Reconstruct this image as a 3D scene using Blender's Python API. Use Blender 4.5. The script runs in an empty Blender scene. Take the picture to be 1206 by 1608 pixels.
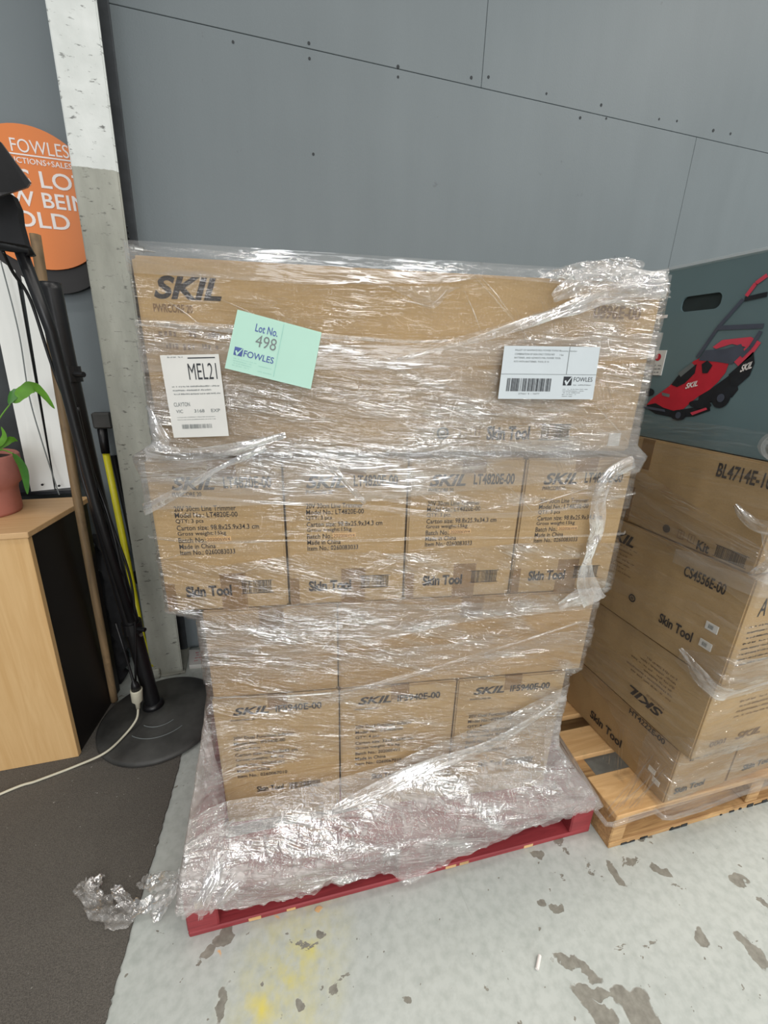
import bpy, bmesh, math, random
import numpy as np
from mathutils import Vector, Matrix

random.seed(7)
rng = np.random.default_rng(7)
SC = bpy.context.scene
COL = SC.collection

# ---------------------------------------------------------------- camera
def camera():
    yaw, p, roll = .2992, .3397, .0265
    f = Vector((math.sin(yaw)*math.cos(p), math.cos(yaw)*math.cos(p), -math.sin(p)))
    r = Vector((math.cos(yaw), -math.sin(yaw), 0)); u = r.cross(f)
    r2 = r*math.cos(roll)+u*math.sin(roll); u2 = -r*math.sin(roll)+u*math.cos(roll)
    cd = bpy.data.cameras.new('camera'); cd.sensor_fit = 'VERTICAL'; cd.sensor_height = 24
    cd.lens = 669/1608*24; cd.clip_start = .02; cd.clip_end = 60
    co = bpy.data.objects.new('camera', cd); COL.objects.link(co)
    m = Matrix((r2, u2, -f)).transposed().to_4x4(); m.translation = (0, 0, 1.3739)
    co.matrix_world = m; SC.camera = co
camera()

# ---------------------------------------------------------------- world, lamps, exposure
wd = bpy.data.worlds.new('world'); SC.world = wd; wd.use_nodes = True
wd.node_tree.nodes['Background'].inputs[0].default_value = (.90, .95, 1.0, 1)
wd.node_tree.nodes['Background'].inputs[1].default_value = .34
def tube(x, y, z, w, d, power, col=(1, .95, .88), rot=0):
    l = bpy.data.lights.new('ceiling_or_added_lamp', 'AREA'); l.shape = 'RECTANGLE'; l.size = w; l.size_y = d
    l.energy = power; l.color = col
    o = bpy.data.objects.new('ceiling_or_added_lamp', l); COL.objects.link(o); o.location = (x, y, z); o.rotation_euler = (rot, 0, 0)
# warehouse lamp rows over and behind the photographer; far ones added for film highlights
for yy, pw in ((.4, 22), (-1.6, 24), (-3.8, 30), (-6.4, 44), (-9.4, 60)):
    for xx, k in ((-1.9, 1.05), (.8, 1.0), (3.5, 2.6)):
        tube(xx, yy, 4.2, 1.5, .30, pw*k, rot=-.15)
tube(-1.0, -2.6, 3.6, .3, .3, 26, (1, .97, .92), -.5)
# broad soft light added far behind the photographer for frontal light, source unseen
dl = bpy.data.lights.new('added_front_fill', 'AREA'); dl.shape = 'RECTANGLE'; dl.size = 4.4; dl.size_y = 3.2; dl.energy = 330; dl.color = (.97, .985, 1.0)
do_ = bpy.data.objects.new('added_front_fill', dl); COL.objects.link(do_); do_.location = (-.6, -9.5, 2.3); do_.rotation_euler = (math.radians(90), 0, 0)
vs = SC.view_settings
vs.view_transform = 'Standard'; vs.look = 'None'; vs.exposure = 0.0; vs.gamma = 1; vs.use_curve_mapping = False
SC.cycles.transparent_max_bounces = 24
SC.cycles.max_bounces = 8
SC.cycles.use_adaptive_sampling = True; SC.cycles.adaptive_threshold = .008
SC.cycles.sample_clamp_indirect = 6

# ---------------------------------------------------------------- materials
def srgb(r, g, b):
    f = lambda c: (c/12.92 if c <= .04045 else ((c+.055)/1.055)**2.4)
    return (f(r/255), f(g/255), f(b/255), 1)
def new_mat(name):
    m = bpy.data.materials.new(name); m.use_nodes = True; nt = m.node_tree; nt.nodes.clear()
    return m, nt, nt.nodes, nt.links
def N(nt, typ, **kw):
    n = nt.nodes.new(typ)
    for k, v in kw.items():
        if k.startswith('i_'): n.inputs[k[2:].replace('_', ' ')].default_value = v
        elif k[0] == 'n' and k[1:].isdigit(): n.inputs[int(k[1:])].default_value = v
        else: setattr(n, k, v)
    return n
def ramp(nt, fac, stops):
    n = nt.nodes.new('ShaderNodeValToRGB'); e = n.color_ramp.elements
    while len(e) < len(stops): e.new(.5)
    for el, (p, c) in zip(e, stops):
        el.position = p; el.color = c if isinstance(c, tuple) else (c, c, c, 1)
    nt.links.new(fac, n.inputs[0]); return n.outputs[0]
def coords(nt, scale=(1, 1, 1), rot=(0, 0, 0), loc=(0, 0, 0), src='Object'):
    t = nt.nodes.new('ShaderNodeTexCoord'); m = nt.nodes.new('ShaderNodeMapping')
    m.inputs['Scale'].default_value = scale; m.inputs['Rotation'].default_value = rot; m.inputs['Location'].default_value = loc
    nt.links.new(t.outputs[src], m.inputs[0]); return m.outputs[0]
def noise(nt, vec, scale, detail=4, rough=.55, dist=0):
    n = N(nt, 'ShaderNodeTexNoise', i_Scale=scale, i_Detail=detail, i_Roughness=rough, i_Distortion=dist)
    nt.links.new(vec, n.inputs['Vector']); return n.outputs['Fac']
def mixc(nt, fac, a, b, mode='MIX'):
    n = nt.nodes.new('ShaderNodeMix'); n.data_type = 'RGBA'; n.blend_type = mode
    for i, v in ((0, fac), (6, a), (7, b)):
        if hasattr(v, 'links') or isinstance(v, bpy.types.NodeSocket): nt.links.new(v, n.inputs[i])
        else: n.inputs[i].default_value = v
    return n.outputs[2]
def math_(nt, op, a, b=0.0, clamp=False):
    n = nt.nodes.new('ShaderNodeMath'); n.operation = op; n.use_clamp = clamp
    for i, v in ((0, a), (1, b)):
        if isinstance(v, bpy.types.NodeSocket): nt.links.new(v, n.inputs[i])
        else: n.inputs[i].default_value = v
    return n.outputs[0]
def simple(name, col, rough=.6, metal=0, var=.12, nscale=25, bump=.0, spec=.5):
    m, nt, ns, lk = new_mat(name)
    b = N(nt, 'ShaderNodeBsdfPrincipled', i_Roughness=rough, i_Metallic=metal)
    b.inputs['Specular IOR Level'].default_value = spec
    v = coords(nt); n = noise(nt, v, nscale)
    dark = tuple(c*(1-var*1.6) for c in col[:3])+(1,); lite = tuple(min(1, c*(1+var)) for c in col[:3])+(1,)
    lk.new(ramp(nt, n, [(.3, dark), (.7, lite)]), b.inputs['Base Color'])
    if bump:
        bp = N(nt, 'ShaderNodeBump', i_Strength=1.0, i_Distance=bump); lk.new(n, bp.inputs['Height']); lk.new(bp.outputs[0], b.inputs['Normal'])
    o = ns.new('ShaderNodeOutputMaterial'); lk.new(b.outputs[0], o.inputs[0]); return m

def cardboard(name, col):
    m, nt, ns, lk = new_mat(name)
    b = N(nt, 'ShaderNodeBsdfPrincipled', i_Roughness=.72); b.inputs['Specular IOR Level'].default_value = .3
    v = coords(nt)
    n1 = noise(nt, v, 3.5, 3); n2 = noise(nt, coords(nt, (60, 60, 900)), 1, 3); n3 = noise(nt, v, 260, 2)
    c = ramp(nt, n1, [(.3, tuple(x*.9 for x in col[:3])+(1,)), (.7, tuple(x*1.08 for x in col[:3])+(1,))])
    c = mixc(nt, .16, c, ramp(nt, n2, [(.3, .5), (.7, 1.0)]), 'MULTIPLY')
    c = mixc(nt, .15, c, ramp(nt, n3, [(.35, .5), (.6, 1.0)]), 'MULTIPLY')
    lk.new(c, b.inputs['Base Color'])
    w = N(nt, 'ShaderNodeTexWave', i_Scale=45.0, i_Distortion=.6); w.bands_direction = 'X'; lk.new(v, w.inputs[0])
    h = math_(nt, 'ADD', math_(nt, 'MULTIPLY', w.outputs['Fac'], .03), math_(nt, 'MULTIPLY', noise(nt, v, 9, 2), 4))
    bp = N(nt, 'ShaderNodeBump', i_Strength=.6, i_Distance=.002); lk.new(h, bp.inputs['Height']); lk.new(bp.outputs[0], b.inputs['Normal'])
    o = ns.new('ShaderNodeOutputMaterial'); lk.new(b.outputs[0], o.inputs[0]); return m

def film_mat(name, haze=.15, haze_amp=.35, gloss=.07, angle=0, rough=.095, crinkle=0.0, bump=.0055, tint=(.78, .76, .73), freq=1.0):
    """clear stretch film: see-through, with a gloss that breaks on fine stretch lines and a milky haze where layers cling"""
    m, nt, ns, lk = new_mat(name)
    uv = lambda sc, ro=0, lo=(0, 0, 0): coords(nt, sc, (0, 0, ro), lo, 'UV')
    # stretch the pattern along u: rotate first, so use two mappings
    def streak(sx, sy, det, lo=(0, 0, 0), ang=angle, dist=0):
        a = nt.nodes.new('ShaderNodeTexCoord'); m1 = nt.nodes.new('ShaderNodeMapping'); m1.inputs['Rotation'].default_value = (0, 0, ang)
        m2 = nt.nodes.new('ShaderNodeMapping'); m2.inputs['Scale'].default_value = (sx, sy, 1); m2.inputs['Location'].default_value = lo
        lk.new(a.outputs['UV'], m1.inputs[0]); lk.new(m1.outputs[0], m2.inputs[0]); return noise(nt, m2.outputs[0], 1, det, .6, dist)
    s1 = streak(9*freq, 62*freq, 2, (0, 0, 0), angle, .3); s2 = streak(2.6, 26, 3, (3, 7, 0), angle*1.3); s3 = streak(12, 130, 2, (9, 1, 0), angle+.06)
    big = streak(3.2, 6, 3, (5, 5, 0))
    cr = noise(nt, uv((1, 1, 1)), 30, 2, .55, 1.2)
    rdg = lambda q: math_(nt, 'ABSOLUTE', math_(nt, 'SUBTRACT', q, .5))
    h = math_(nt, 'ADD', math_(nt, 'ADD', math_(nt, 'MULTIPLY', rdg(s1), 1.5), math_(nt, 'MULTIPLY', rdg(s2), 2.2)), math_(nt, 'MULTIPLY', s3, .30))
    h = math_(nt, 'ADD', h, math_(nt, 'MULTIPLY', rdg(cr), .2+crinkle*2.6))
    bp = N(nt, 'ShaderNodeBump', i_Strength=1.0, i_Distance=bump*2.2); lk.new(h, bp.inputs['Height'])
    gl = N(nt, 'ShaderNodeBsdfGlossy', i_Roughness=rough, i_Color=(1, 1, 1, 1)); lk.new(bp.outputs[0], gl.inputs['Normal'])
    df = N(nt, 'ShaderNodeBsdfDiffuse', i_Color=(*tint, 1)); lk.new(bp.outputs[0], df.inputs['Normal'])
    tl = N(nt, 'ShaderNodeBsdfTranslucent', i_Color=(*tint, 1))
    md = N(nt, 'ShaderNodeMixShader', n0=.25); lk.new(df.outputs[0], md.inputs[1]); lk.new(tl.outputs[0], md.inputs[2])
    tr = N(nt, 'ShaderNodeBsdfTransparent', i_Color=(.985, .985, .985, 1))
    hz = math_(nt, 'MULTIPLY', ramp(nt, s2, [(.42, 0.0), (.62, 1.0)]), haze_amp*.5)
    hz = math_(nt, 'ADD', hz, math_(nt, 'MULTIPLY', ramp(nt, s1, [(.52, 0.0), (.66, 1.0)]), haze_amp*.5))
    hz = math_(nt, 'MULTIPLY', hz, ramp(nt, big, [(.3, .35), (.65, 1.0)]))
    if crinkle: hz = math_(nt, 'ADD', hz, math_(nt, 'MULTIPLY', ramp(nt, cr, [(.5, 0.0), (.68, 1.0)]), crinkle*.55))
    hz = math_(nt, 'ADD', hz, haze, True)
    m1 = nt.nodes.new('ShaderNodeMixShader'); lk.new(hz, m1.inputs[0]); lk.new(tr.outputs[0], m1.inputs[1]); lk.new(md.outputs[0], m1.inputs[2])
    lw = N(nt, 'ShaderNodeLayerWeight', i_Blend=.25); lk.new(bp.outputs[0], lw.inputs['Normal'])
    cl = streak(5, 16, 2, (2, 8, 0), angle, .5)
    gf = math_(nt, 'ADD', math_(nt, 'MULTIPLY', lw.outputs['Fresnel'], .22), math_(nt, 'MULTIPLY', ramp(nt, cl, [(.51, .10), (.68, 1.0)]), gloss*2.8), True)
    m2 = nt.nodes.new('ShaderNodeMixShader'); lk.new(gf, m2.inputs[0]); lk.new(m1.outputs[0], m2.inputs[1]); lk.new(gl.outputs[0], m2.inputs[2])
    o = ns.new('ShaderNodeOutputMaterial'); lk.new(m2.outputs[0], o.inputs[0]); return m

def wood(name, c1, c2, scale=(2, 30, 30), rough=.6, knots=True):
    m, nt, ns, lk = new_mat(name)
    b = N(nt, 'ShaderNodeBsdfPrincipled', i_Roughness=rough)
    g = noise(nt, coords(nt, scale), 1, 5, .6, 1.2); k = noise(nt, coords(nt), 14, 3)
    c = ramp(nt, g, [(.3, c1), (.7, c2)])
    if knots: c = mixc(nt, .5, c, ramp(nt, k, [(.28, .35), (.42, 1.0)]), 'MULTIPLY')
    lk.new(c, b.inputs['Base Color'])
    bp = N(nt, 'ShaderNodeBump', i_Strength=.5, i_Distance=.002); lk.new(g, bp.inputs['Height']); lk.new(bp.outputs[0], b.inputs['Normal'])
    o = ns.new('ShaderNodeOutputMaterial'); lk.new(b.outputs[0], o.inputs[0]); return m

def floor_mat():
    m, nt, ns, lk = new_mat('painted_concrete')
    b = N(nt, 'ShaderNodeBsdfPrincipled'); v = coords(nt)
    base = ramp(nt, noise(nt, v, 2.2, 4), [(.3, srgb(170, 178, 173)), (.7, srgb(192, 198, 193))])
    base = mixc(nt, .5, base, ramp(nt, noise(nt, v, 45, 4), [(.3, srgb(165, 170, 165)), (.6, srgb(196, 200, 196))]))
    # worn-through paint chips
    vd = coords(nt, (1, 1.6, 1), (0, 0, .25))
    c1 = noise(nt, vd, 11, 5, .62, .4); c2 = noise(nt, v, 2.3, 2)
    chips = math_(nt, 'ADD', c1, math_(nt, 'MULTIPLY', math_(nt, 'SUBTRACT', c2, .5), .35))
    chips = ramp(nt, chips, [(.665, 0.0), (.68, 1.0)])
    specks = ramp(nt, noise(nt, coords(nt, (1, 1, 1), (0, 0, 0), (4, 2, 0)), 48, 3, .5), [(.70, 0.0), (.72, 1.0)])
    chips = math_(nt, 'MAXIMUM', chips, specks)
    # the larger patches worn through beside and in front of the pallets
    pos = N(nt, 'ShaderNodeVectorMath', operation='ADD')
    dn = N(nt, 'ShaderNodeTexNoise', i_Scale=16.0, i_Detail=4.0); lk.new(v, dn.inputs['Vector'])
    sb = N(nt, 'ShaderNodeVectorMath', operation='SUBTRACT'); lk.new(dn.outputs['Color'], sb.inputs[0]); sb.inputs[1].default_value = (.5, .5, .5)
    sc = N(nt, 'ShaderNodeVectorMath', operation='SCALE'); sc.inputs['Scale'].default_value = .09; lk.new(sb.outputs[0], sc.inputs[0])
    lk.new(v, pos.inputs[0]); lk.new(sc.outputs[0], pos.inputs[1])
    def spot(x, y, rx, ry, rot=0, soft=.12):
        s = N(nt, 'ShaderNodeVectorMath', operation='SUBTRACT'); lk.new(pos.outputs[0], s.inputs[0]); s.inputs[1].default_value = (x, y, 0)
        mp = nt.nodes.new('ShaderNodeMapping'); mp.vector_type = 'TEXTURE'; mp.inputs['Rotation'].default_value = (0, 0, rot); mp.inputs['Scale'].default_value = (rx, ry, 1)
        lk.new(s.outputs[0], mp.inputs[0])
        l = N(nt, 'ShaderNodeVectorMath', operation='LENGTH'); lk.new(mp.outputs[0], l.inputs[0])
        return ramp(nt, l.outputs['Value'], [(1-soft if soft < 1 else 0, 1.0), (1.0, 0.0)])
    for (x, y), rx, ry, ro in (((0.7314, 0.3337), .035, .05, .2), ((0.6460, 0.3657), .02, .05, .5), ((0.6529, 0.4365), .012, .06, .9), ((0.6875, 0.5602), .016, .012, 0),
                               ((0.9088, 0.5768), .014, .035, .3), ((1.0363, 0.5492), .03, .014, -.8), ((0.7205, 0.6825), .02, .012, -.3), ((1.0089, 0.3846), .03, .02, .5),
                               ((1.1064, 0.3437), .02, .03, .4), ((0.6579, 0.5806), .018, .012, 0), ((-0.1652, 0.7334), .02, .016, 0), ((-0.1892, 0.7121), .02, .014, .3),
                               ((-0.1646, 0.6098), .01, .03, -.2), ((0.0034, 0.5614), .014, .016, 0), ((0.0620, 0.6658), .012, .012, 0), ((0.6723, 0.3850), .012, .05, 1.0),
                               ((1.2384, 0.4585), .02, .012, 0), ((0.2445, 0.5081), .008, .008, 0), ((1.0736, 0.6400), .03, .012, .1)):
        chips = math_(nt, 'MAXIMUM', chips, spot(x, y, rx, ry, ro))
    scr = ramp(nt, noise(nt, coords(nt, (26, 2.2, 1), (0, 0, .55)), 1, 5, .7), [(.66, 0.0), (.72, 1.0)])
    base = mixc(nt, math_(nt, 'MULTIPLY', scr, .25), base, srgb(140, 142, 136))
    # yellow paint overspray in front of the pallet
    ys = N(nt, 'ShaderNodeVectorMath', operation='LENGTH'); s = N(nt, 'ShaderNodeVectorMath', operation='SUBTRACT'); lk.new(v, s.inputs[0])
    yx, yy = (-0.0132, 0.6159)
    s.inputs[1].default_value = (yx, yy, 0)
    mp = nt.nodes.new('ShaderNodeMapping'); mp.vector_type = 'TEXTURE'; mp.inputs['Scale'].default_value = (.16, .26, 1); mp.inputs['Rotation'].default_value = (0, 0, -.5)
    lk.new(s.outputs[0], mp.inputs[0]); lk.new(mp.outputs[0], ys.inputs[0])
    fall = ramp(nt, ys.outputs['Value'], [(0.0, 1.0), (1.0, 0.0)])
    yn = ramp(nt, noise(nt, v, 26, 5, .65), [(.38, .15), (.68, 1.0)])
    base = mixc(nt, math_(nt, 'MULTIPLY', math_(nt, 'MULTIPLY', fall, yn), .85), base, srgb(208, 200, 120))
    for p, r, col in (((-0.0798, 0.5677), .035, (226, 208, 50)), ((-0.1637, 0.7023), .007, (245, 165, 30)), ((-0.0401, 0.7412), .008, (240, 170, 60)), ((0.0390, 0.6368), .03, (214, 205, 110))):
        base = mixc(nt, math_(nt, 'MULTIPLY', spot(p[0], p[1], r, r, 0, .9), .7), base, srgb(*col))
    c = mixc(nt, chips, base, ramp(nt, noise(nt, v, 60, 3), [(.3, srgb(120, 117, 108)), (.7, srgb(148, 146, 136))]))
    lk.new(c, b.inputs['Base Color'])
    lk.new(ramp(nt, noise(nt, v, 7, 4), [(.3, .38), (.7, .6)]), b.inputs['Roughness'])
    hh = math_(nt, 'SUBTRACT', math_(nt, 'MULTIPLY', noise(nt, v, 30, 3), .3), chips)
    bp = N(nt, 'ShaderNodeBump', i_Strength=.4, i_Distance=.002); lk.new(hh, bp.inputs['Height']); lk.new(bp.outputs[0], b.inputs['Normal'])
    o = ns.new('ShaderNodeOutputMaterial'); lk.new(b.outputs[0], o.inputs[0]); return m

def wall_mat():
    m, nt, ns, lk = new_mat('grey_wall_paint')
    b = N(nt, 'ShaderNodeBsdfPrincipled', i_Roughness=.55); v = coords(nt)
    c = ramp(nt, noise(nt, v, 1.3, 3), [(.3, srgb(108, 118, 121)), (.7, srgb(116, 126, 129))])
    sc = ramp(nt, noise(nt, coords(nt, (1, 1, 1), (0, .5, 0)), 17, 6, .6), [(.70, 0.0), (.74, 1.0)])
    c = mixc(nt, math_(nt, 'MULTIPLY', sc, .5), c, srgb(82, 86, 90))
    c = mixc(nt, .2, c, ramp(nt, noise(nt, coords(nt, (9, 1, 1.2)), 1, 4), [(.3, srgb(108, 114, 119)), (.7, srgb(124, 131, 136))]))
    lk.new(c, b.inputs['Base Color'])
    bp = N(nt, 'ShaderNodeBump', i_Strength=.3, i_Distance=.0015); lk.new(noise(nt, v, 160, 3), bp.inputs['Height']); lk.new(bp.outputs[0], b.inputs['Normal'])
    o = ns.new('ShaderNodeOutputMaterial'); lk.new(b.outputs[0], o.inputs[0]); return m

def column_mat():
    m, nt, ns, lk = new_mat('worn_column_paint')
    b = N(nt, 'ShaderNodeBsdfPrincipled', i_Roughness=.6); v = coords(nt)
    sx = N(nt, 'ShaderNodeSeparateXYZ'); lk.new(v, sx.inputs[0])
    zz = math_(nt, 'ADD', sx.outputs['Z'], math_(nt, 'MULTIPLY', noise(nt, v, 22, 3), .02))
    up = math_(nt, 'GREATER_THAN', zz, 1.925)
    white = ramp(nt, noise(nt, v, 10, 4), [(.3, srgb(205, 210, 206)), (.7, srgb(226, 230, 227))])
    grey = ramp(nt, noise(nt, coords(nt, (9, 9, 3)), 1, 5, .6), [(.3, srgb(140, 142, 132)), (.7, srgb(176, 177, 166))])
    c = mixc(nt, up, grey, white)
    sc = ramp(nt, noise(nt, coords(nt, (30, 30, 75)), 1, 5, .6), [(.60, 0.0), (.68, 1.0)])
    c = mixc(nt, math_(nt, 'MULTIPLY', sc, .8), c, srgb(70, 70, 66))
    sc2 = ramp(nt, noise(nt, coords(nt, (22, 22, 6), (0, 0, 0), (3, 3, 3)), 1, 5, .7), [(.64, 0.0), (.72, 1.0)])
    c = mixc(nt, math_(nt, 'MULTIPLY', sc2, .5), c, srgb(84, 84, 80))
    lk.new(c, b.inputs['Base Color'])
    bp = N(nt, 'ShaderNodeBump', i_Strength=.5, i_Distance=.002); lk.new(noise(nt, v, 40, 4), bp.inputs['Height']); lk.new(bp.outputs[0], b.inputs['Normal'])
    o = ns.new('ShaderNodeOutputMaterial'); lk.new(b.outputs[0], o.inputs[0]); return m

def carpet_mat():
    m, nt, ns, lk = new_mat('charcoal_carpet')
    b = N(nt, 'ShaderNodeBsdfPrincipled', i_Roughness=.95); v = coords(nt)
    c = ramp(nt, noise(nt, v, 3, 4), [(.3, srgb(80, 76, 71)), (.7, srgb(98, 94, 87))])
    c = mixc(nt, .6, c, ramp(nt, noise(nt, v, 420, 2), [(.3, srgb(58, 55, 52)), (.7, srgb(116, 111, 104))]))
    fl = ramp(nt, noise(nt, v, 90, 2, .4), [(.76, 0.0), (.79, 1.0)])
    c = mixc(nt, math_(nt, 'MULTIPLY', fl, .6), c, srgb(170, 168, 162))
    lk.new(c, b.inputs['Base Color'])
    bp = N(nt, 'ShaderNodeBump', i_Strength=.8, i_Distance=.002); lk.new(noise(nt, v, 380, 3), bp.inputs['Height']); lk.new(bp.outputs[0], b.inputs['Normal'])
    o = ns.new('ShaderNodeOutputMaterial'); lk.new(b.outputs[0], o.inputs[0]); return m

M = {}
M['card'] = cardboard('brown_cardboard', srgb(180, 152, 110))
M['card2'] = cardboard('darker_brown_cardboard', srgb(174, 144, 102))
M['tape'] = simple('brown_packing_tape', srgb(136, 106, 70), .28, 0, .08, 8)
M['ink'] = simple('dark_print_ink', srgb(50, 44, 42), .6, 0, .1, 60)
M['inksoft'] = simple('faint_print_ink', srgb(128, 102, 74), .6, 0, .1, 60)
M['wall'] = wall_mat(); M['floor'] = floor_mat(); M['column'] = column_mat(); M['carpet'] = carpet_mat()
M['recess_shade'] = simple('recess_shade_grey', srgb(62, 67, 71), .6, 0, .15, 20)  # web and rear flange of the column, darkened for the shade in its recess
M['gap'] = simple('dark_joint', srgb(62, 66, 68), .9)
M['red'] = wood('red_painted_wood', srgb(126, 42, 48), srgb(158, 56, 62), (3, 40, 40), .6, False)
M['redworn'] = wood('worn_red_wood', srgb(120, 40, 42), srgb(196, 130, 110), (3, 60, 30), .75, False)
M['pine'] = wood('pine_boards', srgb(196, 152, 100), srgb(226, 188, 136), (3, 34, 34), .6)
M['pine_edge'] = wood('weathered_pine', srgb(150, 112, 72), srgb(206, 168, 116), (4, 60, 60), .75)
M['oak'] = wood('oak_veneer', srgb(206, 166, 112), srgb(222, 186, 134), (30, 30, 1.8), .45, False)
M['oaktop'] = wood('oak_veneer_top', srgb(198, 158, 110), srgb(214, 178, 132), (1.8, 34, 30), .45, False)
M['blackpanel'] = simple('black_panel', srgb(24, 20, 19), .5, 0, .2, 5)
M['blackmetal'] = simple('black_powdercoat', srgb(22, 22, 24), .38, 0, .15, 30)
M['blackrubber'] = simple('dusty_black_rubber', srgb(66, 66, 64), .55, 0, .35, 9, .0006)
M['blackcloth'] = simple('black_cloth', srgb(28, 29, 32), .85, 0, .25, 12, .001)
M['orange'] = simple('orange_sign_face', srgb(226, 128, 58), .4, 0, .03, 4)
M['white'] = simple('white_print', srgb(238, 232, 228), .5, 0, .02)
M['paper'] = simple('white_label_paper', srgb(212, 211, 206), .5, 0, .03, 12)
M['paperblue'] = simple('cool_white_label_paper', srgb(200, 208, 212), .4, 0, .02, 12)
M['mint'] = simple('mint_green_card', srgb(174, 214, 197), .5, 0, .02, 8)
M['mintline'] = simple('mint_fold_line', srgb(150, 198, 186), .5)
M['navy'] = simple('navy_ink', srgb(64, 84, 150), .5)
M['greyink'] = simple('grey_ink', srgb(110, 116, 116), .6)
M['panelwhite'] = simple('white_board', srgb(222, 224, 220), .35, 0, .03, 3)
M['slate'] = simple('dark_slate_board', srgb(58, 62, 64), .7, 0, .2, 6)
M['terracotta'] = simple('pink_terracotta', srgb(176, 112, 100), .7, 0, .1, 10, .0005)
M['soil'] = simple('potting_soil', srgb(50, 38, 30), .95, 0, .3, 60, .003)
M['leaf'] = simple('green_leaf', srgb(96, 150, 44), .4, 0, .2, 14, .0006)
M['leafdark'] = simple('dark_green_leaf', srgb(56, 112, 34), .4, 0, .2, 14, .0006)
M['broom'] = wood('old_broom_wood', srgb(104, 86, 62), srgb(150, 124, 90), (30, 30, 2), .6)
M['yellow'] = simple('yellow_handle', srgb(214, 206, 40), .35, 0, .06)
M['cord'] = simple('cream_cord', srgb(200, 196, 176), .5, 0, .05)
M['steel'] = simple('dull_steel', srgb(150, 150, 146), .35, .9, .2, 40)
M['mowerbox'] = simple('slate_green_carton_print', srgb(100, 122, 126), .42, 0, .05, 3)
M['mowered'] = simple('print_red', srgb(196, 44, 60), .4, 0, .08, 20)
M['mowpink'] = simple('print_pink_red', srgb(214, 70, 90), .4, 0, .05, 20)
M['mowdark'] = simple('print_black', srgb(34, 38, 44), .45, 0, .2, 30)
M['mowgrey'] = simple('print_grey', srgb(76, 82, 96), .45, 0, .1, 30)
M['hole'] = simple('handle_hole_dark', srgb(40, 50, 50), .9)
M['film'] = film_mat('stretch_film', .01, .07, .05, .03)
M['film_multi'] = film_mat('stretch_film_layers', .05, .26, .145, .06)
M['film_mid'] = film_mat('stretch_film_double', .02, .16, .095, .12)
M['film_diag'] = film_mat('stretch_film_diagonal', .01, .11, .12, .28)
M['film_heavy'] = film_mat('stretch_film_bunched', .14, .40, .17, .22, .08, .28)
M['film_left'] = film_mat('stretch_film_side', .15, .25, .09, 1.2, .12, .2, .003, (.80, .74, .71))
M['film_rope'] = film_mat('twisted_film', .12, .55, .20, .0, .12, .30, .0016)
M['film_soft'] = film_mat('smooth_folded_film', .10, .16, .10, .01, .10, 0, .0008)
M['film_right'] = film_mat('stretch_film_right_load', .02, .12, .04, -.1)

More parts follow.
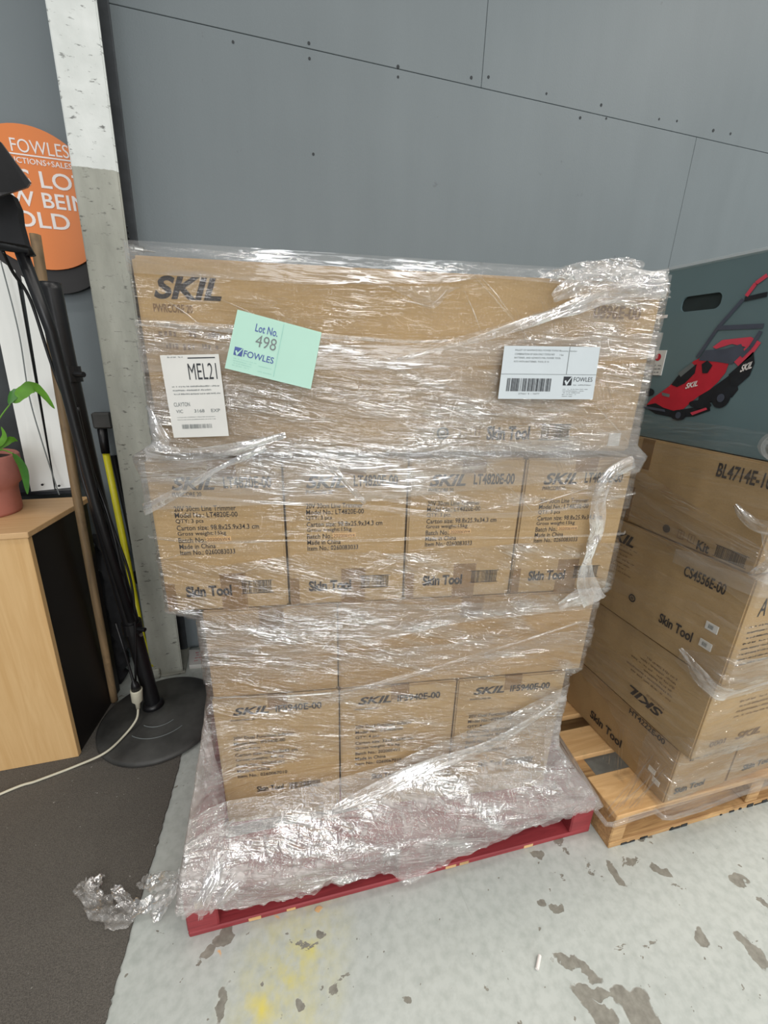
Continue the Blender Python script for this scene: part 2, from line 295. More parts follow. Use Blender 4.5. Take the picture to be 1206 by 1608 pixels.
# ---------------------------------------------------------------- mesh helpers
def link(o, parent=None):
    COL.objects.link(o)
    if parent is not None: o.parent = parent
    return o
def empty(name, label, cat, loc=(0, 0, 0), rotz=0, group=None):
    o = bpy.data.objects.new(name, None); o.empty_display_size = .05; link(o)
    o.location = loc; o.rotation_euler = (0, 0, rotz); o['label'] = label; o['category'] = cat
    if group: o['group'] = group
    return o
def tag(o, label, cat, group=None):
    o['label'] = label; o['category'] = cat
    if group: o['group'] = group
    return o
def copy_tree(o, parent=None):
    c = o.copy(); COL.objects.link(c)
    if parent is not None: c.parent = parent
    for ch in [x for x in o.children]: copy_tree(ch, c)
    return c
class MB:
    def __init__(s): s.v = []; s.f = []; s.uv = None
    def add(s, vs, fs):
        k = len(s.v); s.v += [tuple(map(float, v)) for v in vs]; s.f += [tuple(i+k for i in f) for f in fs]; return s
    def box(s, x0, x1, y0, y1, z0, z1, bev=0, seg=1, jit=0):
        if bev:
            bm = bmesh.new(); bmesh.ops.create_cube(bm, size=1)
            for v in bm.verts:
                v.co = Vector(((x0+x1)/2+v.co.x*(x1-x0), (y0+y1)/2+v.co.y*(y1-y0), (z0+z1)/2+v.co.z*(z1-z0)))
                if jit: v.co += Vector([random.uniform(-jit, jit) for _ in range(3)])
            bmesh.ops.bevel(bm, geom=bm.edges[:], offset=bev, segments=seg, affect='EDGES')
            bm.verts.index_update(); s.add([v.co for v in bm.verts], [[v.index for v in f.verts] for f in bm.faces]); bm.free(); return s
        v = [(x, y, z) for z in (z0, z1) for y in (y0, y1) for x in (x0, x1)]
        return s.add(v, [(0, 2, 3, 1), (4, 5, 7, 6), (0, 1, 5, 4), (2, 6, 7, 3), (0, 4, 6, 2), (1, 3, 7, 5)])
    def tube(s, pts, r, n=10, cap=True):
        pts = [Vector(p) for p in pts]; rs = r if isinstance(r, (list, tuple)) else [r]*len(pts)
        vs, fs = [], []; up = Vector((0, 0, 1)); px = None
        for i, p in enumerate(pts):
            d = (pts[min(i+1, len(pts)-1)]-pts[max(i-1, 0)]).normalized()
            if px is None: px = d.orthogonal().normalized()
            px = (px-d*px.dot(d)).normalized(); py = d.cross(px)
            for k in range(n):
                a = 2*math.pi*k/n; vs.append(p+(px*math.cos(a)+py*math.sin(a))*rs[i])
        for i in range(len(pts)-1):
            for k in range(n): fs.append((i*n+k, i*n+(k+1) % n, (i+1)*n+(k+1) % n, (i+1)*n+k))
        if cap: fs.append(tuple(range(n))[::-1]); fs.append(tuple(range((len(pts)-1)*n, len(pts)*n)))
        return s.add(vs, fs)
    def lathe(s, prof, c=(0, 0), n=40):
        vs = [(c[0]+r*math.cos(2*math.pi*k/n), c[1]+r*math.sin(2*math.pi*k/n), z) for r, z in prof for k in range(n)]
        fs = [(i*n+k, i*n+(k+1) % n, (i+1)*n+(k+1) % n, (i+1)*n+k) for i in range(len(prof)-1) for k in range(n)]
        return s.add(vs, fs)
    def poly(s, pts): return s.add(pts, [tuple(range(len(pts)))])
    def prism(s, pts, vec):
        n = len(pts); v = Vector(vec); P = [Vector(p) for p in pts]
        return s.add(P+[p+v for p in P], [tuple(range(n)), tuple(range(n, 2*n))[::-1]]+[(i, (i+1) % n, n+(i+1) % n, n+i) for i in range(n)])
    def build(s, name, mat, parent=None, smooth=False, loc=None):
        me = bpy.data.meshes.new(name); me.from_pydata(s.v, [], s.f); me.materials.append(M[mat] if isinstance(mat, str) else mat)
        bm = bmesh.new(); bm.from_mesh(me); bmesh.ops.recalc_face_normals(bm, faces=bm.faces[:]); bm.to_mesh(me); bm.free()
        if smooth:
            for p in me.polygons: p.use_smooth = True
        o = bpy.data.objects.new(name, me); link(o, parent)
        if loc: o.location = loc
        return o
def smooth_path(pts, n=8):
    P = [Vector(p) for p in pts]; out = []
    for i in range(len(P)-1):
        a, b, c, d = P[max(i-1, 0)], P[i], P[i+1], P[min(i+2, len(P)-1)]
        for k in range(n):
            t = k/n; out.append(.5*((2*b)+(c-a)*t+(2*a-5*b+4*c-d)*t*t+(3*b-a-3*c+d)*t**3))
    out.append(P[-1]); return out

# text: flat letters fitted to a box on a face. frame = function (a, b) -> 3D point
_tc = {}
def text_raw(s, bold, shear):
    k = (s, bold, shear)
    if k in _tc: return _tc[k]
    cu = bpy.data.curves.new('t', 'FONT'); cu.body = s; cu.offset = bold; cu.shear = shear; cu.resolution_u = 2 if len(s) > 12 else 4
    o = bpy.data.objects.new('t', cu); COL.objects.link(o); bpy.context.view_layer.update()
    dg = bpy.context.evaluated_depsgraph_get(); me = bpy.data.meshes.new_from_object(o.evaluated_get(dg))
    v = np.array([x.co[:2] for x in me.vertices]); f = [tuple(p.vertices) for p in me.polygons]
    bpy.data.objects.remove(o); bpy.data.curves.remove(cu); bpy.data.meshes.remove(me)
    mn = v.min(0); mx = v.max(0); v = (v-mn)/(mx-mn); _tc[k] = (v, f); return _tc[k]
def put_text(mb, frame, s, a0, b0, a1, b1, bold=.0, shear=0.0):
    v, f = text_raw(s, bold, shear)
    mb.add([frame(a0+(a1-a0)*x, b0+(b1-b0)*y) for x, y in v], f)
def put_rect(mb, frame, a0, b0, a1, b1): mb.add([frame(a0, b0), frame(a1, b0), frame(a1, b1), frame(a0, b1)], [(0, 1, 2, 3)])
def put_ring(mb, frame, a, b, r0, r1, n=20):
    vs = [frame(a+r*math.cos(2*math.pi*k/n), b+r*math.sin(2*math.pi*k/n)) for r in (r0, r1) for k in range(n)]
    mb.add(vs, [(k, (k+1) % n, n+(k+1) % n, n+k) for k in range(n)])
def put_barcode(mb, frame, a0, b0, a1, b1, n=26, box=True, seed=1):
    r = random.Random(seed); n = int(n*1.5); w = (a1-a0)/n
    for i in range(n):
        if r.random() < .93: put_rect(mb, frame, a0+i*w, b0, a0+i*w+w*r.uniform(.3, .75), b1)
    if box:
        e = (a1-a0)*.06; h = (b1-b0)*.05
        put_rect(mb, frame, a0-e, b1, a1+e, b1+h); put_rect(mb, frame, a0-e, b0-h, a1+e, b0)
def put_glyphline(mb, frame, a0, b0, a1, b1, seed=1):
    r = random.Random(seed); x = a0; h = b1-b0
    while x < a1:
        w = h*r.uniform(.35, .7)
        if r.random() < .85: put_rect(mb, frame, x, b0+h*r.uniform(0, .25), min(x+w*.62, a1), b0+h*r.uniform(.6, 1))
        x += w

# ---------------------------------------------------------------- the setting
fl = MB().box(-4, 5, -3, 2.3, -.1, 0).build('floor', 'floor'); fl['kind'] = 'structure'
wb = MB().box(-4, 5, 1.99, 2.15, 0, 3.6).build('wall_back', 'gap'); wb['kind'] = 'structure'
g = .0008
for (x0, x1, z0, z1) in ((-4, 2.106-g, 0, 2.411-g), (2.106+g, 5, 0, 2.411-g), (-4, .966-g, 2.411+g, 3.6), (.966+g, 5, 2.411+g, 3.6)):
    MB().box(x0, x1, 1.97, 1.992, z0, z1, .0012).build('wall_panel', 'wall', wb)
sm = MB()
for (x, z) in ((0.2844, 2.4254), (0.2852, 2.3839), (0.6163, 2.4169), (0.6175, 2.3873), (0.9195, 2.4350), (0.9939, 2.4491), (1.2658, 2.4402), (1.5437, 2.4448), (1.5808, 2.4039), (1.4464, 2.3863), (1.9699, 2.4517), (1.8668, 2.4436), (2.3067, 2.4516), (2.1962, 2.4484), (0.0274, 2.3830), (0.2904, 2.1062)):
    sm.tube([(x, 1.9705, z), (x, 1.9685, z)], .004+.003*random.random(), 10)
sc_ = sm.build('screw_head', 'gap', wb); sc_['kind'] = 'stuff'

# carpet lying on the concrete at the left
cm = MB()
edge = [(-0.4048, 0.6455), (-0.3961, 0.7375), (-0.3799, 0.8938), (-0.3629, 1.0435), (-0.3477, 1.2239), (-.335, 1.4), (-.33, 1.52)]
dense = []
for i in range(len(edge)-1):
    for k in range(12):
        t = k/12; dense.append((edge[i][0]*(1-t)+edge[i+1][0]*t+random.uniform(-.0025, .0025), edge[i][1]*(1-t)+edge[i+1][1]*t))
dense.append(edge[-1])
x9, y9 = dense[0]; pts = [(x9-.06, -1.5)]+dense+[(-.45, 1.60), (-.62, 1.66), (-3, 1.66), (-3, -1.5)]
cm.prism([(x, y, .0005) for x, y in pts], (0, 0, .006))
tag(cm.build('carpet', 'carpet'), 'charcoal grey carpet sheet lying on the concrete beside the cabinet', 'carpet')

# column against the wall
col = empty('steel_column', 'tall column, worn white paint above and bare grey below, against the wall', 'column', (-.459, 1.79, 0))
def lean(m_): m_.v = [(x+.024*z, y, z) for x, y, z in m_.v]; return m_
lean(MB().box(-.064, .064, 0, .014, 0, 3.4, .004, 2)).build('front_flange', 'column', col)
lean(MB().box(-.006, .006, .014, .166, 0, 3.4)).build('web', 'recess_shade', col)
lean(MB().box(-.064, .064, .166, .178, 0, 3.4, .003, 1)).build('rear_flange', 'recess_shade', col)
MB().box(-.075, .075, -.008, .178, 0, .010, .002).build('base_plate', 'column', col)
bx, bz = (-0.3665, 1.7130)
bo = MB().tube([(bx+.459-.02, .05, bz), (bx+.459+.02, .05, bz), (bx+.459+.024, .05, bz), (bx+.459+.05, .05, bz-.002)], [.016, .016, .011, .010], 12)
bo.tube([(bx+.459+.05, .05, bz-.002), (bx+.459+.085, .05, bz-.004)], [.004, .002], 8)
bo.build('bolt', 'steel', col)
tw = MB()
tw.tube(smooth_path([(bx+.459+.006+.006*math.sin(i*1.9), .045+.006*math.cos(i*1.9), bz+.01+i*.005) for i in range(12)], 4), .002, 6).build('wire_twist', 'gap', col)

# ---------------------------------------------------------------- main load: frame (s along the front, t into the room wall, z up)
SB = Vector((-.2119, .9181, 0)); SROT = -.1496
def thing_stack(name, label, cat, s, t, z, group=None):
    o = empty(name, label, cat, (SB.x+s*math.cos(SROT)-t*math.sin(SROT), SB.y+s*math.sin(SROT)+t*math.cos(SROT), z), SROT, group); return o
FR = lambda s0=0, z0=0, off=.0012: (lambda a, b: (a-s0, -off, b-z0))
def carton_body(par, w, d, h, mat='card', bev=.004):
    MB().box(0, w, 0, d, 0, h, bev, 2, .0008).build('carton_body', mat, par)
def skil(mb, fr, a0, b0, a1, b1): put_text(mb, fr, 'SKIL', a0, b0, a1, b1, .035, .32)

# red pallet
PO = Vector((-.249, .753, 0)); PROT = -.0516
rp = empty('red_pallet', 'red painted wooden pallet under the large shrink-wrapped load', 'pallet', PO, PROT)
W_ = 1.165
for x0 in (0, .545, 1.09):
    MB().box(x0, x0+.075, .0, W_, .018, .128, .004, 1, .001).build('bearer', 'red', rp)
yy = .004
for k in range(7):
    w = .12 if k in (0, 6) else .1
    MB().box(.0, W_, yy, yy+w, .128, .150, .003, 1, .0008).build('deck_board', 'red', rp); yy += w+.0675 if k < 6 else 0
for y0 in (.0, .26, .53, .80, 1.045):
    MB().box(0, W_, y0, y0+.12, 0, .018, .003, 1, .0005).build('bottom_board', 'red', rp)
wn = MB()
for k in range(5):
    x = random.uniform(.1, 1.1); wn.box(x, x+random.uniform(.01, .035), -.001, .002, .004, .004+random.uniform(.005, .012))
wn.box(.026, .045, -.001, .01, .106, .128).build('bare_wood_chip', 'pine', rp)['kind'] = 'stuff'

# bottom layer: three inflator cartons
IF0 = .065; IFW = .3125
fr = FR(0, 0)
def spec(mb, lines, a, b, h, step, cw):
    for i, (t, wd_) in enumerate(lines):
        if t: put_text(mb, fr_, t, a, b-i*step-h, a+wd_*cw, b-i*step, .012)
fr_ = None
iff = []
def make_if():
    global fr_
    o = thing_stack('inflator_carton', 'brown carton at the left end of the bottom layer of the wrapped load', 'carton', IF0, 0, .152, 'three inflator cartons in the bottom layer')
    carton_body(o, IFW-.004, .45, .43)
    f0 = FR(IF0, .152); fr_ = f0
    mb = MB(); (a0, b0), (a1, b1) = (0.1106, 0.5293), (0.1989, 0.5537); skil(mb, f0, a0, b0, a1, b1)
    mb.build('logo_print', 'ink', o)
    mb = MB(); (a0, b0), (a1, b1) = (0.2146, 0.5296), (0.3302, 0.5516); put_text(mb, f0, 'IF5940E-00', a0, b0, a1, b1, .03); mb.build('model_print', 'ink', o); mb = MB()
    (a0, b0), (a1, b1) = (0.1029, 0.5118), (0.1621, 0.5171); put_text(mb, f0, 'PWRCORE 20', a0, b0, a1, b1, .02)
    mb.build('range_print', 'ink', o)
    mb = MB(); (a0, b0), (a1, b1) = (0.1045, 0.4615), (0.2575, 0.4615)
    L = [('20V Dual Function Inflator', 1), ('Model No.: IF5940E-00', .84), ('QTY: 4 pcs', .42), ('Carton size: 33x31.5x45 cm', 1.04), ('Gross weight: 9.5 kg', .8), ('Batch No.: 202005W1', .8), ('Made in China', .55), ('Item No.: 0260067010', .84)]
    spec(mb, L, a0, b1, .0115, .0188, a1-a0)
    mb.build('detail_print', 'ink', o)['kind'] = 'stuff'
    mb = MB(); (a0, b0), (a1, b1) = (0.2365, 0.2595), (0.3203, 0.2802); put_barcode(mb, f0, a0, b0, a1, b1); mb.build('barcode_print', 'ink', o); mb = MB()
    (a0, b0), (a1, b1) = (0.1500, 0.2612), (0.2205, 0.2812); put_text(mb, f0, 'Skin Tool', a0, b0, a1, b1, .03)
    mb.build('tool_print', 'ink', o)
    MB().box(IFW*.5-.024, IFW*.5+.024, -.0008, .3, .4295, .4312).box(IFW*.5-.024, IFW*.5+.024, -.0009, .0005, .385, .431).build('tape', 'tape', o)
    return o
i0 = make_if(); iff.append(i0)
for k, lb in ((1, 'brown carton in the middle of the bottom layer of the wrapped load'), (2, 'brown carton at the right end of the bottom layer, under diagonal film')):
    c_ = copy_tree(i0); c_['label'] = lb; v = Matrix.Rotation(SROT, 3, 'Z') @ Vector((IFW*k, 0, 0)); c_.location = i0.location+v; iff.append(c_)

# second layer: two plain cartons
for (s0, s1, lb) in ((.070, .372, 'plain brown carton, the short one beside a long one, second layer up'), (.375, 1.037, 'long plain brown carton in the second layer above the bottom cartons')):
    o = thing_stack('plain_carton', lb, 'carton', s0, 0, .586); carton_body(o, s1-s0, .9, .248, 'card2')
    MB().box((s1-s0)/2-.028, (s1-s0)/2+.028, -.0008, .0006, .19, .248).build('tape', 'tape', o)

# third layer: four line-trimmer cartons
LW = .2661
def make_lt():
    global fr_
    o = thing_stack('trimmer_carton', 'brown trimmer carton at the left end of the four-carton layer', 'carton', 0, 0, .8366, 'four trimmer cartons in one layer')
    carton_body(o, LW-.005, .985, .343)
    s3 = LW*2; f0 = FR(s3, .8366); fr_ = f0
    mb = MB(); (a0, b0), (a1, b1) = (0.5772, 1.1176), (0.6603, 1.1454); skil(mb, f0, a0, b0, a1, b1); mb.build('logo_print', 'ink', o)
    mb = MB(); (a0, b0), (a1, b1) = (0.6774, 1.1204), (0.7728, 1.1456); put_text(mb, f0, 'LT4820E-00', a0, b0, a1, b1, .03); mb.build('model_print', 'ink', o); mb = MB()
    (a0, b0), (a1, b1) = (0.5766, 1.1045), (0.6325, 1.1138); put_text(mb, f0, 'PWRCORE 20', a0, b0, a1, b1, .02); mb.build('range_print', 'ink', o)
    mb = MB(); (a0, b0), (a1, b1) = (0.5755, 1.0749), (0.6974, 1.0843)
    L = [('20V 30cm Line Trimmer', 1), ('Model No.: LT4820E-00', 1.02), ('QTY: 3 pcs', .45), ('Carton size: 98.8x25.9x34.3 cm', 1.36), ('Gross weight:15kg', .8), ('Batch No.:', .46), ('Made in China', .6), ('Item No.: 0260083033', .92)]
    spec(mb, L, a0, b1, .0118, .0141, a1-a0); mb.build('detail_print', 'ink', o)['kind'] = 'stuff'
    (a0, b0), (a1, b1) = (0.6309, 1.0041), (0.6819, 1.0119); MB().box(a0-s3, a1-s3, -.0015, 0, b0-.8366, b1-.8366+.002).build('batch_sticker', 'pine', o)
    mb = MB(); put_text(mb, lambda a, b: (a-s3, -.0025, b-.8366), '202006W4', a0+.002, b0+.001, a1-.002, b1+.001, .005); mb.build('batch_print', 'inksoft', o)
    mb = MB(); (a0, b0), (a1, b1) = (0.5753, 0.8713), (0.6722, 0.8988); put_text(mb, f0, 'Skin Tool', a0, b0, a1, b1, .045); mb.build('tool_print', 'ink', o)
    mb = MB(); (a0, b0), (a1, b1) = (0.6951, 0.8753), (0.7596, 0.9049); put_barcode(mb, f0, a0, b0, a1, b1, 22); mb.build('barcode_print', 'ink', o)
    (a0, b0), (a1, b1) = (0.6493, 0.8498), (0.7044, 0.9261); MB().box(a0-s3, a1-s3, -.0009, .0004, 0, b1-.8366).build('tape', 'tape', o)
    MB().box(a0-s3, a1-s3, -.0009, .0004, .31, .3435).build('tape', 'tape', o)
    MB().box(.002, .022, -.0009, .0004, .002, .07).build('tape', 'tape', o)
    return o
l0 = make_lt()
for k, lb in ((1, 'second brown trimmer carton from the left in the four-carton layer'), (2, 'third brown trimmer carton from the left in the four-carton layer'), (3, 'brown trimmer carton at the right end of its layer, behind twisted white film')):
    c_ = copy_tree(l0); c_['label'] = lb; c_.location = l0.location+Matrix.Rotation(SROT, 3, 'Z') @ Vector((LW*k, 0, 0))

# top carton
T0, TZ = .033, 1.1935
tb = thing_stack('large_carton', 'long tall brown carton on top of the wrapped load', 'carton', T0, 0, TZ)
carton_body(tb, 1.008, .6, .341, 'card', .006)
f0 = FR(T0, TZ)
mb = MB(); (a0, b0), (a1, b1) = (0.0626, 1.4674), (0.1763, 1.5045); skil(mb, f0, a0, b0, a1, b1); mb.build('logo_print', 'ink', tb)
mb = MB(); (a0, b0), (a1, b1) = (0.0585, 1.4459), (0.1242, 1.4598); put_text(mb, f0, 'PWRCORE 20', a0, b0, a1, b1, .03); mb.build('range_print', 'inksoft', tb); mb = MB()
for i, (p, q) in enumerate((((0.0610, 1.4043), (0.1668, 1.4195)), ((0.0713, 1.3842), (0.1200, 1.3965)), ((0.1265, 1.3858), (0.1646, 1.3967)))): put_glyphline(mb, f0, p[0], p[1], q[0], q[1], i)
mb.build('detail_print', 'inksoft', tb)['kind'] = 'stuff'; mb = MB(); (a0, b0), (a1, b1) = (0.8944, 1.4665), (0.9993, 1.4918); put_text(mb, f0, '0896E-00', a0, b0, a1, b1, .03)
mb.build('model_print', 'inksoft', tb)
mb = MB(); (a0, b0), (a1, b1) = (0.6961, 1.2197), (0.7936, 1.2501); put_text(mb, f0, 'Skin Tool', a0, b0, a1, b1, .045); mb.build('tool_print', 'ink', tb)
mb = MB(); (a0, b0), (a1, b1) = (0.8201, 1.2212), (0.8864, 1.2533); put_barcode(mb, f0, a0, b0, a1, b1, 24); mb.build('barcode_print', 'ink', tb)
mb = MB(); a, b = (0.5989, 1.2345); put_ring(mb, f0, a, b, .0085, .0135); put_ring(mb, f0, a, b, .002, .006)
mb.build('round_mark', 'ink', tb)
mb = MB()
for i, (p, q) in enumerate((((0.6222, 1.2224), (0.6510, 1.2454)), ((0.6601, 1.2238), (0.6803, 1.2482)))):
    (a0, b0), (a1, b1) = p, q; e = .0014
    for r_ in ((a0, b0, a1, b0+e), (a0, b1-e, a1, b1), (a0, b0, a0+e, b1), (a1-e, b0, a1, b1), ((a0+a1)/2-e, b0+.004, (a0+a1)/2+e, b1-.004)): put_rect(mb, f0, *r_)
mb.build('handling_marks', 'inksoft', tb)['kind'] = 'stuff'
(a0, b0), (a1, b1) = (0.9833, 1.2069), (1.0114, 1.2356); MB().box(a0-T0, a1-T0, -.0016, 0, b0-TZ, b1-TZ).build('white_sticker', 'paper', tb)

# ---------------------------------------------------------------- stretch film
def vnoise(x, y, seed=0):
    r = np.random.default_rng(seed); T = r.random((256, 256))
    xi = np.floor(x).astype(int); yi = np.floor(y).astype(int); fx = x-xi; fy = y-yi
    fx = fx*fx*(3-2*fx); fy = fy*fy*(3-2*fy); g_ = lambda a, b: T[a % 256, b % 256]
    return (g_(xi, yi)*(1-fx)+g_(xi+1, yi)*fx)*(1-fy)+(g_(xi, yi+1)*(1-fx)+g_(xi+1, yi+1)*fx)*fy
def lin(x, pts): p = np.array(pts); return np.interp(x, p[:, 0], p[:, 1])
def hullL(z): return lin(z, [(0, -.022), (.14, -.018), (.6, .060), (.82, .062), (.842, .0), (1.15, -.004), (1.19, -.012), (1.215, .030), (1.56, .030)])
def hullR(z): return lin(z, [(0, 1.152), (.14, 1.150), (.33, 1.006), (.575, 1.004), (.592, 1.037), (.825, 1.040), (.842, 1.062), (1.14, 1.062), (1.185, 1.078), (1.21, 1.046), (1.56, 1.043)])
def hullT(u, z):
    tp = -.169+.0985*u-.004
    wl = np.clip((.58-z)/.43, 0, 1); wi = np.clip((.345-z)/.195, 0, 1); wi = wi*wi*(3-2*wi); wr = np.clip((.36-z)/.21, 0, 1)
    kl = np.exp(-np.clip(u-hullL(z), 0, 9)/.10); kr = np.exp(-np.clip(hullR(z)-u, 0, 9)/.10)
    w = wi*(1-kl)*(1-kr)+wl*kl+wr*kr*(1-kl)
    return tp*np.clip(w, 0, 1)
def wrapS(u, z, off):
    """point on the outside of the main load: u runs along the front and round both sides"""
    sl, sr = hullL(z), hullR(z); t = hullT(np.clip(u, sl, sr), z)
    kl = 1/(1+np.exp((u-sl)/.004)); kr = 1/(1+np.exp((sr-u)/.004)); kf = 1-kl-kr
    s = np.clip(u, sl, sr)-off*kl*.4+off*kr*.4; tt = t-off*np.clip(kf+.3, 0, 1)+np.where(u < sl, sl-u, 0)+np.where(u > sr, u-sr, 0)
    return np.stack([s, tt, z+0*s], -1)
def cornR(u, z, off):
    """right-hand load: u < 0 runs back along its left side, u > 0 along its front"""
    k = 1/(1+np.exp(-u/.006)); bx_ = 1.085-lin(z, [(0, .0), (.14, .0), (.9, .01), (1.2, .012)]); by_ = .590
    by_ = lin(z, [(0, .61), (.3, .618), (.36, .612), (.37, .586), (.61, .586), (.63, .57), (1.2, .575)])
    x = bx_+np.where(u > 0, u, 0)-off*(1-k); y = by_+np.where(u < 0, -u, 0)-off*k
    return np.stack([x, y, z+0*x], -1)
def sheet(name, mat, par, surf, u0, u1, top, bot, off, amp=.002, nu=200, nv=60, ragged=0, angle=0., seed=1, dense_u=(), amp2=.0015, freq=55):
    us = np.linspace(u0, u1, nu)
    if len(dense_u): us = np.sort(np.concatenate([us]+[np.linspace(c-.03, c+.03, 24) for c in dense_u]))
    nu = len(us); zt = lin(us, top); zb = lin(us, bot)
    if ragged: zb = zb-ragged*(vnoise(us*30, us*0, seed+9)-.35)*1.4-ragged*.6*(vnoise(us*90, us*0, seed+8)-.5)
    V = np.linspace(0, 1, nv)[None, :]; U = us[:, None]+0*V; Z = zb[:, None]*(1-V)+zt[:, None]*V
    Zr = Z-angle*U
    d = amp*vnoise(U*2.2+3, Zr*freq, seed)+amp2*vnoise(U*14, Zr*26, seed+1)+amp*.6*vnoise(U*5, Zr*freq*2.1, seed+2)
    P = surf(U, Z, off+d).reshape(-1, 3)
    idx = np.arange(nu*nv).reshape(nu, nv); f = np.stack([idx[:-1, :-1], idx[1:, :-1], idx[1:, 1:], idx[:-1, 1:]], -1).reshape(-1, 4)
    me = bpy.data.meshes.new(name); me.from_pydata(P.tolist(), [], f.tolist()); me.materials.append(M[mat])
    uvl = me.uv_layers.new(name='uv'); li = np.zeros(len(me.loops), int); me.loops.foreach_get('vertex_index', li)
    uvs = np.stack([U.ravel(), Z.ravel()], -1)[li]; uvl.data.foreach_set('uv', uvs.ravel())
    for p in me.polygons: p.use_smooth = True
    o = bpy.data.objects.new(name, me); link(o, par); return o
def rope(name, mat, par, surf, pts, width, off=.012, seed=1, n=14, nc=7, thick=.006, flat=False):
    """bunched ribbon of film lying on the load along a polyline (u, z)"""
    P = smooth_path([(p[0], p[1], 0) for p in pts], n); L = len(P); r = np.random.default_rng(seed)
    W2 = width if isinstance(width, (list, tuple)) else [width, width]
    vs = []; uv = []; acc = 0
    for i, p in enumerate(P):
        d = (P[min(i+1, L-1)]-P[max(i-1, 0)]); d = d.normalized() if d.length > 0 else Vector((1, 0, 0)); nn = Vector((-d.y, d.x, 0))
        if i: acc += (P[i]-P[i-1]).length
        w = np.interp(i/(L-1), np.linspace(0, 1, len(W2)), W2)*(1+(.5*(float(vnoise(np.array([i*.13]), np.array([3.1]), seed+2)[0])-.5) if not flat else 0))
        for k in range(nc):
            a = (k/(nc-1)-.5)*w; q = p+nn*a
            h = thick*(1-(2*k/(nc-1)-1)**2)*(.4 if not flat else 1)+(thick*float(vnoise(np.array([i*.22]), np.array([k*1.1]), seed)[0]) if not flat else 0)
            vs.append((q.x, q.y, off+h)); uv.append((acc, a))
    A = np.array(vs); Q = surf(A[:, 0], A[:, 1], A[:, 2])
    idx = np.arange(L*nc).reshape(L, nc); f = np.stack([idx[:-1, :-1], idx[1:, :-1], idx[1:, 1:], idx[:-1, 1:]], -1).reshape(-1, 4)
    me = bpy.data.meshes.new(name); me.from_pydata(Q.tolist(), [], f.tolist()); me.materials.append(M[mat])
    uvl = me.uv_layers.new(name='uv'); li = np.zeros(len(me.loops), int); me.loops.foreach_get('vertex_index', li)
    uvl.data.foreach_set('uv', np.array(uv)[li].ravel())
    for p_ in me.polygons: p_.use_smooth = True
    o = bpy.data.objects.new(name, me); link(o, par); return o

wrap = empty('stretch_wrap', 'clear crinkled stretch film wound around the tall carton load on the red pallet', 'stretch wrap', (SB.x, SB.y, 0), SROT)
LC = (.03, 1.045)
palbot = [(-.5, .11), (0.0, .125), (.06, .110), (.2, .085), (.33, .10), (.47, .09), (.55, .03), (.60, .04), (.68, .075), (.82, .11), (.95, .122), (1.14, .128), (1.6, .128)]
sheet('film_layer', 'film', wrap, wrapS, -.55, 1.6, [(-.6, 1.548), (1.7, 1.548)], palbot, .004, .0025, 420, 320, .012, 0, 1, LC)
sheet('film_layer', 'film_soft', wrap, wrapS, -.3, 1.3, [(-.3, 1.553), (1.3, 1.55)], [(-.3, 1.505), (0.0291, 1.5043), (0.3240, 1.5003), (0.5725, 1.5127), (0.6586, 1.5275), (1.3, 1.51)], .009, .002, 260, 14, 0, 0, 2, LC, .001, 90)
sheet('film_layer', 'film_multi', wrap, wrapS, -.3, 1.3, [(-.3, 1.42), (0.0348, 1.4286), (0.1729, 1.4250), (0.3211, 1.4180), (0.5159, 1.4118), (0.5921, 1.4164), (0.7192, 1.4543), (0.8466, 1.4994), (1.0339, 1.5351), (1.3, 1.53)],
      [(-.3, 1.19), (1.3, 1.19)], .009, .003, 320, 110, 0, .06, 3, LC)
sheet('film_layer', 'film_mid', wrap, wrapS, -.3, 1.3, [(-.3, 1.33), (0.0501, 1.3273), (0.3437, 1.3794), (0.5944, 1.3859), (0.8226, 1.3158), (1.0370, 1.2917), (1.3, 1.27)],
      [(-.3, 1.16), (0.0388, 1.1640), (0.3114, 1.1479), (0.6100, 1.1798), (1.0633, 1.1846), (1.3, 1.17)], .013, .003, 300, 70, 0, .1, 4, LC)
sheet('film_layer', 'film_mid', wrap, wrapS, -.3, 1.3, [(-.3, 1.21), (1.3, 1.21)],
      [(-.3, 1.10), (-0.0191, 1.0786), (0.0814, 1.1200), (0.2704, 1.1057), (0.4179, 1.0886), (0.4735, 1.0918), (0.6191, 1.0603), (0.8173, 1.0586), (1.0939, 1.0601), (1.3, 1.10)], .011, .003, 300, 60, 0, -.05, 5, LC)
sheet('film_layer', 'film_diag', wrap, wrapS, -.3, 1.3, [(-.3, 1.0), (-0.0073, 0.9758), (0.1270, 0.9504), (0.3332, 0.9772), (0.5357, 0.9629), (0.8129, 0.9784), (1.0468, 0.9700), (1.3, .97)],
      [(-.3, .58), (0.0678, 0.5721), (0.3544, 0.5511), (0.6521, 0.6234), (1.0077, 0.6843), (1.3, .62)], .009, .003, 320, 140, 0, .16, 6, LC)
sheet('film_layer', 'film_multi', wrap, wrapS, -.3, 1.3, [(-.3, .90), (0.0753, 0.8418), (0.3299, 0.8511), (0.6369, 0.8240), (1.0245, 0.8285), (1.3, .83)],
      [(-.3, .7), (0.0734, 0.6947), (0.3569, 0.7073), (0.6411, 0.7693), (1.0141, 0.7916), (1.3, .75)], .012, .003, 300, 50, 0, .16, 7, LC)
sheet('film_layer', 'film_diag', wrap, wrapS, -.3, 1.3, [(-.3, .62), (0.0699, 0.5915), (0.3549, 0.5815), (0.6506, 0.6436), (1.0001, 0.7248), (1.3, .72)],
      [(-.3, .3), (0.0710, 0.3726), (0.3516, 0.3785), (0.6721, 0.3588), (0.9942, 0.2661), (1.3, .3)], .008, .003, 300, 110, 0, .3, 8, LC)
